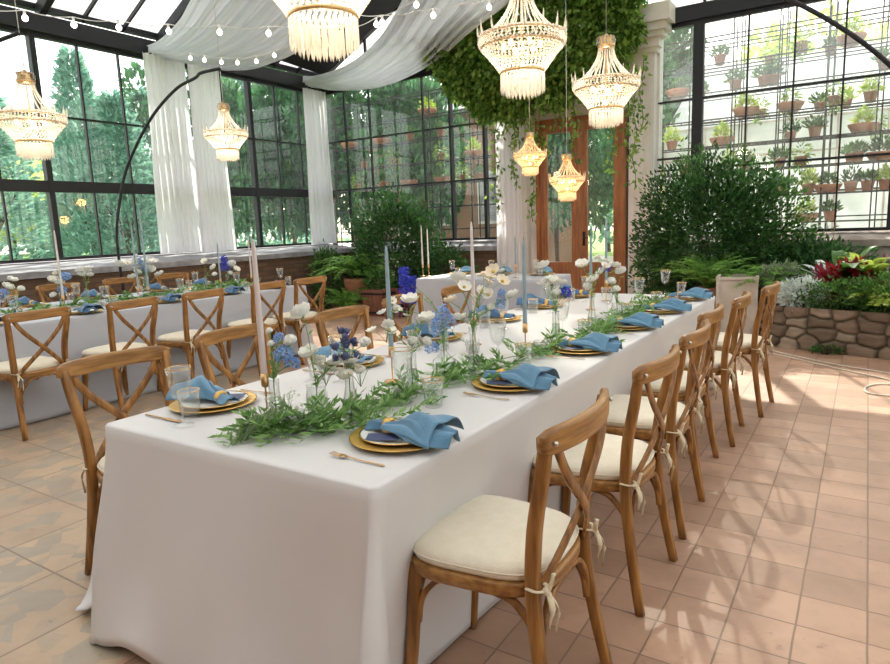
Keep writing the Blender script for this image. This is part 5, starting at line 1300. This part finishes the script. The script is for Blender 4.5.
# ---------------------------------------------------------------- plant racks behind the back wall
def rack(x0, x1, y, z1, dz, dx, label, hshelf=True):
    t = thing('plant_rack', label, 'rack', (x0, y, 0), 0, 'wire plant racks'); w = x1-x0
    n = max(1, round(w/dx))
    for k in range(n+1):
        x = w*k/n; m = MB(); m.bx((x-.01, -.01, -.1), (x+.01, .01, z1)); m.bx((x-.01, .29, -.1), (x+.01, .31, z1)); m.build('upright', M['frame'], t, smooth=False)
    z = .4
    while z < z1:
        m = MB(); m.bx((0, -.01, z-.01), (w, .01, z+.01)); m.bx((0, .29, z-.01), (w, .31, z+.01)); 
        q = 0
        while q < w: m.bx((q, -.01, z-.004), (q+.006, .31, z+.004)); q += .12
        m.build('shelf', M['frame'], t, smooth=False); z += dz
    return t
rack(-10.4, -5.7, 11.35, 4.1, .46, 1.0, 'wire plant rack behind the back windows, left of the door')
rack(-3.2, 2.6, 11.5, 4.4, .42, .62, 'wire plant rack behind the right-hand back windows')
rack(-2.8, 3.0, 13.3, 4.9, .45, .7, 'second wire rack further behind the right-hand windows')
PM = {}
def pot_plant(px, y, i, side, kind, wide=0, r=.09):
    P = aty(px, y); dz = .46 if side == 'left' else .42; z = .4+dz*round((P[2]-.4)/dz)+.008 if abs(y-13.4) > .5 else .4+.45*round((P[2]-.4)/.45)+.008
    key = ('pp', kind, wide)
    def mk():
        t = thing('potted_plant', 'x', 'potted plant')
        if wide: MB().lathe([(0, 0), (.13, 0), (.19, .10), (.20, .13), (.185, .13), (.16, .09), (0, .09)], seg=20).build('pot', M['terra'], t)
        else: MB().lathe([(0, 0), (.065, 0), (.09, .13), (.097, .13), (.097, .155), (.085, .155), (.08, .12), (0, .12)], seg=18).build('pot', M['terra'], t)
        n = 150; q = rng.normal(size=(n, 3)); q /= np.linalg.norm(q, axis=1, keepdims=True); q[:, 2] = np.abs(q[:, 2]) if kind != 'trail' else q[:, 2]
        c = np.array([0, 0, .14]); R = np.array([.15, .13, .16 if kind == 'bush' else .22])
        MB().leaves(c+q*R*rng.uniform(.3, 1, (n, 1)), q+np.array([0, 0, .3 if kind != 'trail' else -.6]), .08, .03).build('foliage', M[{'bush': 'leaf_m', 'trail': 'leaf_ivy', 'lime': 'leaf_y', 'dark': 'leaf_d'}[kind]], t)
        return t
    names = {'bush': 'bushy', 'trail': 'trailing', 'lime': 'yellow-green', 'dark': 'dark-leaved'}
    rowc = 'row %d up, %s from left' % (max(1, int(round((z-1)/dz))+1), str(i)+('st' if i % 10 == 1 and i != 11 else 'nd' if i % 10 == 2 and i != 12 else 'rd' if i % 10 == 3 and i != 13 else 'th'))
    return inst(key, mk, (P[0], y, z), rnd.random()*6, '%s plant in %sclay pot behind %s windows, %s' % (names[kind], 'wide ' if wide else '', side, rowc), 'potted plants on the outdoor racks')
lp = [(350, 150, 'bush'), (358, 184, 'trail'), (382, 148, 'dark'), (384, 186, 'bush'), (394, 167, 'trail'), (410, 144, 'bush'), (409, 183, 'dark'), (428, 124, 'lime'), (441, 142, 'bush'), (441, 160, 'trail'), (443, 180, 'bush'), (470, 120, 'dark'), (474, 152, 'lime'), (364, 168, 'dark'), (425, 205, 'bush'), (462, 182, 'trail'), (480, 175, 'bush')]
rows = {}
for n_, (x, y, k) in enumerate(sorted(lp)):
    pot_plant((x, y), 11.5, n_+1, 'left', k, n_ % 3 == 0)
rp = [(773, 100, 'dark'), (870, 105, 'lime'), (779, 171, 'bush'), (800, 176, 'trail'), (773, 200, 'dark'), (783, 202, 'bush'), (807, 203, 'lime'), (856, 173, 'bush'), (850, 197, 'dark'), (867, 196, 'bush'), (862, 140, 'lime'), (801, 56, 'trail'), (764, 80, 'bush'), (745, 130, 'lime'), (815, 130, 'bush'), (835, 95, 'trail'), (885, 60, 'bush'), (720, 60, 'bush'), (722, 140, 'lime'), (880, 170, 'dark'), (828, 180, 'bush'), (850, 60, 'lime'), (790, 110, 'trail'), (678, 90, 'bush'), (672, 140, 'lime'), (684, 170, 'bush'), (884, 205, 'lime'), (744, 170, 'bush'), (735, 95, 'bush'), (830, 215, 'bush'), (805, 218, 'lime')]
for n_, (x, y, k) in enumerate(sorted(rp)):
    pot_plant((x, y), 11.65, n_+1, 'right', k, n_ % 3 == 1)
for n_, (x, y) in enumerate(((700, 110), (730, 160), (760, 130), (790, 150), (820, 100), (845, 120), (875, 140), (810, 190), (850, 170), (700, 190), (770, 60), (830, 60))):
    pot_plant((x, y), 13.45, n_+1, 'far right', ('bush', 'lime', 'trail', 'dark')[n_ % 4], 0)
# background of the right side: white panelled glasshouse beyond
m = MB(); 
bk = thing('far_greenhouse', 'pale white-panelled glasshouse beyond the right-hand windows', 'greenhouse', (0, 0, 0))
MB().bx((-4.2, 16.5, -.1), (6.5, 16.55, 3.4)).build('wall_panel', M['panel'], bk, smooth=False)
MB().add([(-4.2, 16.5, 3.4), (6.5, 16.5, 3.4), (6.5, 20, 5.4), (-4.2, 20, 5.4), (-4.2, 16.5, 3.44), (6.5, 16.5, 3.44), (6.5, 20, 5.44), (-4.2, 20, 5.44)], [(3, 2, 1, 0), (4, 5, 6, 7), (0, 1, 5, 4), (1, 2, 6, 5), (2, 3, 7, 6), (3, 0, 4, 7)]).build('roof_panel', M['panel'], bk, smooth=False)
m = MB()
for k in range(13): x = -4.2+k*.89; m.bx((x-.02, 16.44, -.1), (x+.02, 16.5, 3.4))
for z in (.9, 1.8, 2.7, 3.4): m.bx((-4.2, 16.45, z-.02), (6.5, 16.49, z+.02))
m.build('glazing_bars', M['planter_w'], bk, smooth=False)
# left: brown rendered building and dark trees
bk = thing('rendered_building', 'brown rendered building seen through the back windows left of the door', 'building', (0, 0, 0))
MB().bx((-14.5, 16.8, -.1), (-7.6, 20, 4.6)).build('wall', M['fence'], bk, smooth=False)
MB().add([(-14.7, 16.6, 4.6), (-7.4, 16.6, 4.6), (-7.4, 20.2, 5.5), (-14.7, 20.2, 5.5), (-14.7, 16.6, 4.7), (-7.4, 16.6, 4.7), (-7.4, 20.2, 5.6), (-14.7, 20.2, 5.6)], [(3, 2, 1, 0), (4, 5, 6, 7), (0, 1, 5, 4), (1, 2, 6, 5), (2, 3, 7, 6), (3, 0, 4, 7)]).build('roof', M['conc'], bk, smooth=False)
for x in (-11.4, -9.6): f = MB().bx((x, 16.74, 1.4), (x+.9, 16.8, 2.9)).build('window', M['white'], bk, smooth=False); MB().bx((x+.08, 16.72, 1.48), (x+.82, 16.735, 2.82)).build('pane', M['conc'], f, smooth=False)
# low wall seen through the door
# ---------------------------------------------------------------- trees
TP = {}
def tree_proto(kind):
    t = thing('tree', 'x', 'tree')
    if kind == 'conifer':
        n = 3600; u = rng.random(n)**.8; a = rng.random(n)*2*PI; r = (.30*(1-u)**.7+.03)*(1+.25*np.sin(a*5+u*22))*rng.uniform(.45, 1, n)
        P = np.stack([r*np.cos(a), r*np.sin(a), .06+.94*u], 1); D = np.stack([np.cos(a), np.sin(a), .3-.2*u], 1)+rng.normal(size=(n, 3))*.4
        MB().leaves(P, D, .055, .02).build('crown', M['tree_a'], t); tr = .4
    else:
        P = []; D = []; rr = random.Random(5 if kind == 'broad' else 9)
        for k in range(22):
            c = np.array([rr.gauss(0, .17), rr.gauss(0, .17), rr.uniform(.34, .86)]); R = rr.uniform(.11, .19); n = 200 if kind == 'broad' else 260
            q = rng.normal(size=(n, 3)); q /= np.linalg.norm(q, axis=1, keepdims=True); P.append(c+q*R*rng.uniform(.6, 1, (n, 1))); D.append(q+rng.normal(size=(n, 3))*.5)
        P = np.concatenate(P); D = np.concatenate(D); MB().leaves(P, D, .045, .026).build('crown', M['tree_b'] if kind == 'broad' else M['tree_c'], t); tr = .5
    m = MB(); m.sweep([(0, 0, 0), (.01, 0, .2), (0, .01, tr)], [.022, .017, .012], seg=8)
    for k in range(4): a = k*1.6; m.sweep([(0, 0, tr*.6), (.08*math.cos(a), .08*math.sin(a), tr*.9), (.16*math.cos(a), .16*math.sin(a), tr*1.2)], [.010, .007, .003], seg=5)
    m.build('trunk', M['bark'], t)
    return t
def tree(kind, x, y, h, w, label):
    o = inst(('tree', kind), lambda: tree_proto(kind), (x, y, -.11), rnd.random()*6, label, 'trees outside the glasshouse'); o.scale = (w, w, h); return o
def treepx(kind, px, base_x, tip, w, label):
    P = atx((px, tip), base_x); return tree(kind, base_x, P[1], P[2]+.11, w, label)
treepx('conifer', 22, -78, 112, 18, 'blue-green conifer at the far left window, behind the left chandelier')
treepx('conifer', 70, -18.5, 52, 3.4, 'tall slim conifer just right of the first window post')
treepx('conifer', 88, -24, 98, 5.5, 'broad conifer behind and right of the tall slim one')
treepx('conifer', 112, -17.5, 95, 3.8, 'conifer in the middle pane of the first left window')
treepx('conifer', 136, -19, 92, 4.4, 'conifer just left of the first curtain')
treepx('conifer', 50, -84, 108, 20, 'hazy conifer left of the tall slim one, further back')
treepx('broad', 2, -58, 150, 12, 'sunny yellow-green tree at the left edge beyond the path')
treepx('broad', 32, -62, 160, 12, 'sunny yellow-green tree beyond the path, second from left')
treepx('broad', 66, -60, 165, 12, 'sunny tree beyond the path behind the first window post')
treepx('broad', 27, -54, 166, 9, 'low rounded bright tree under the left chandelier')
treepx('conifer', -8, -80, 105, 18, 'hazy conifer at the very left edge of the windows')
treepx('dark', 96, -29, 150, 8, 'dark shady tree low behind the middle pane')
treepx('dark', 128, -30, 150, 8, 'dark shady tree low beside the first curtain')
treepx('conifer', -35, -20, 80, 6, 'conifer outside the frame edge at the left')
treepx('dark', 218, -16.5, 60, 4.2, 'dark tree in the second left window beside the curtain')
treepx('dark', 246, -15, 62, 4.2, 'dark tree filling the middle of the second left window')
treepx('dark', 282, -14.5, 60, 4.2, 'dark tree at the right of the second left window')
treepx('conifer', 232, -22, 50, 5.5, 'taller conifer behind the second left window')
treepx('conifer', 266, -21, 55, 5.5, 'conifer behind the second left window, right side')
tree('dark', -12.6, 13.9, 6.8, 4.2, 'dark tree behind the far left corner')
tree('dark', -6.2, 14.6, 5.6, 3.4, 'dark tree between the left plant rack and the rendered building')
tree('dark', -9.6, 13.6, 6.2, 3.2, 'dark tree right behind the left plant rack')
tree('conifer', -9.0, 22.8, 9.5, 6, 'conifer rising behind the brown rendered building')
tree('dark', -13.6, 23.5, 10, 7, 'dark tree rising behind the left end of the rendered building')
tree('dark', -5.0, 18.5, 7.5, 3.8, 'dark tree right of the rendered building')
tree('broad', -6.0, 27.0, 6.5, 5, 'bright tree seen through the door glass')
tree('broad', -10.2, 30.0, 7.0, 6, 'bright tree seen through the left leaf of the door')
tree('broad', 3.5, 25, 8.5, 6.5, 'bright tree rising behind the pale glasshouse, right')
tree('broad', -2.2, 24, 7.5, 6, 'bright tree rising behind the pale glasshouse, left')
tree('conifer', -20, 27, 11, 7, 'tall conifer far behind the left corner')

# ---------------------------------------------------------------- light
sun = bpy.data.lights.new('sun', 'SUN'); sun.energy = 5.6; sun.angle = math.radians(.7); sun.color = (1, .93, .82)
so = bpy.data.objects.new('sun', sun); C.objects.link(so)
el = math.radians(38); hx, hy = -.36, .93
dv = Vector((-hx*math.cos(el), -hy*math.cos(el), -math.sin(el))); so.rotation_euler = dv.to_track_quat('-Z', 'Y').to_euler()
w = bpy.data.worlds.new('world'); bpy.context.scene.world = w; w.use_nodes = True; nt = w.node_tree; nt.nodes.clear()
o = nt.nodes.new('ShaderNodeOutputWorld'); bg = nt.nodes.new('ShaderNodeBackground'); sk = nt.nodes.new('ShaderNodeTexSky'); sk.sky_type = 'NISHITA'; sk.sun_disc = False; sk.sun_elevation = el; sk.sun_rotation = math.atan2(hx, hy); sk.air_density = 1.2; sk.dust_density = 2.5
mx = nt.nodes.new('ShaderNodeMix'); mx.data_type = 'RGBA'; mx.inputs[0].default_value = .65; mx.inputs[7].default_value = (6.4, 6.0, 5.5, 1)
nt.links.new(sk.outputs[0], mx.inputs[6]); nt.links.new(mx.outputs[2], bg.inputs[0]); bg.inputs[1].default_value = .32; nt.links.new(bg.outputs[0], o.inputs[0])
sc = bpy.context.scene
sc.view_settings.view_transform = 'Standard'; sc.view_settings.look = 'None'; sc.view_settings.exposure = .60; sc.view_settings.gamma = 1; sc.view_settings.use_curve_mapping = False
sc.cycles.use_denoising = True; sc.cycles.caustics_reflective = False; sc.cycles.caustics_refractive = False
sc.cycles.max_bounces = 8; sc.cycles.transparent_max_bounces = 24; sc.cycles.diffuse_bounces = 4; sc.cycles.glossy_bounces = 3; sc.cycles.sample_clamp_indirect = 6
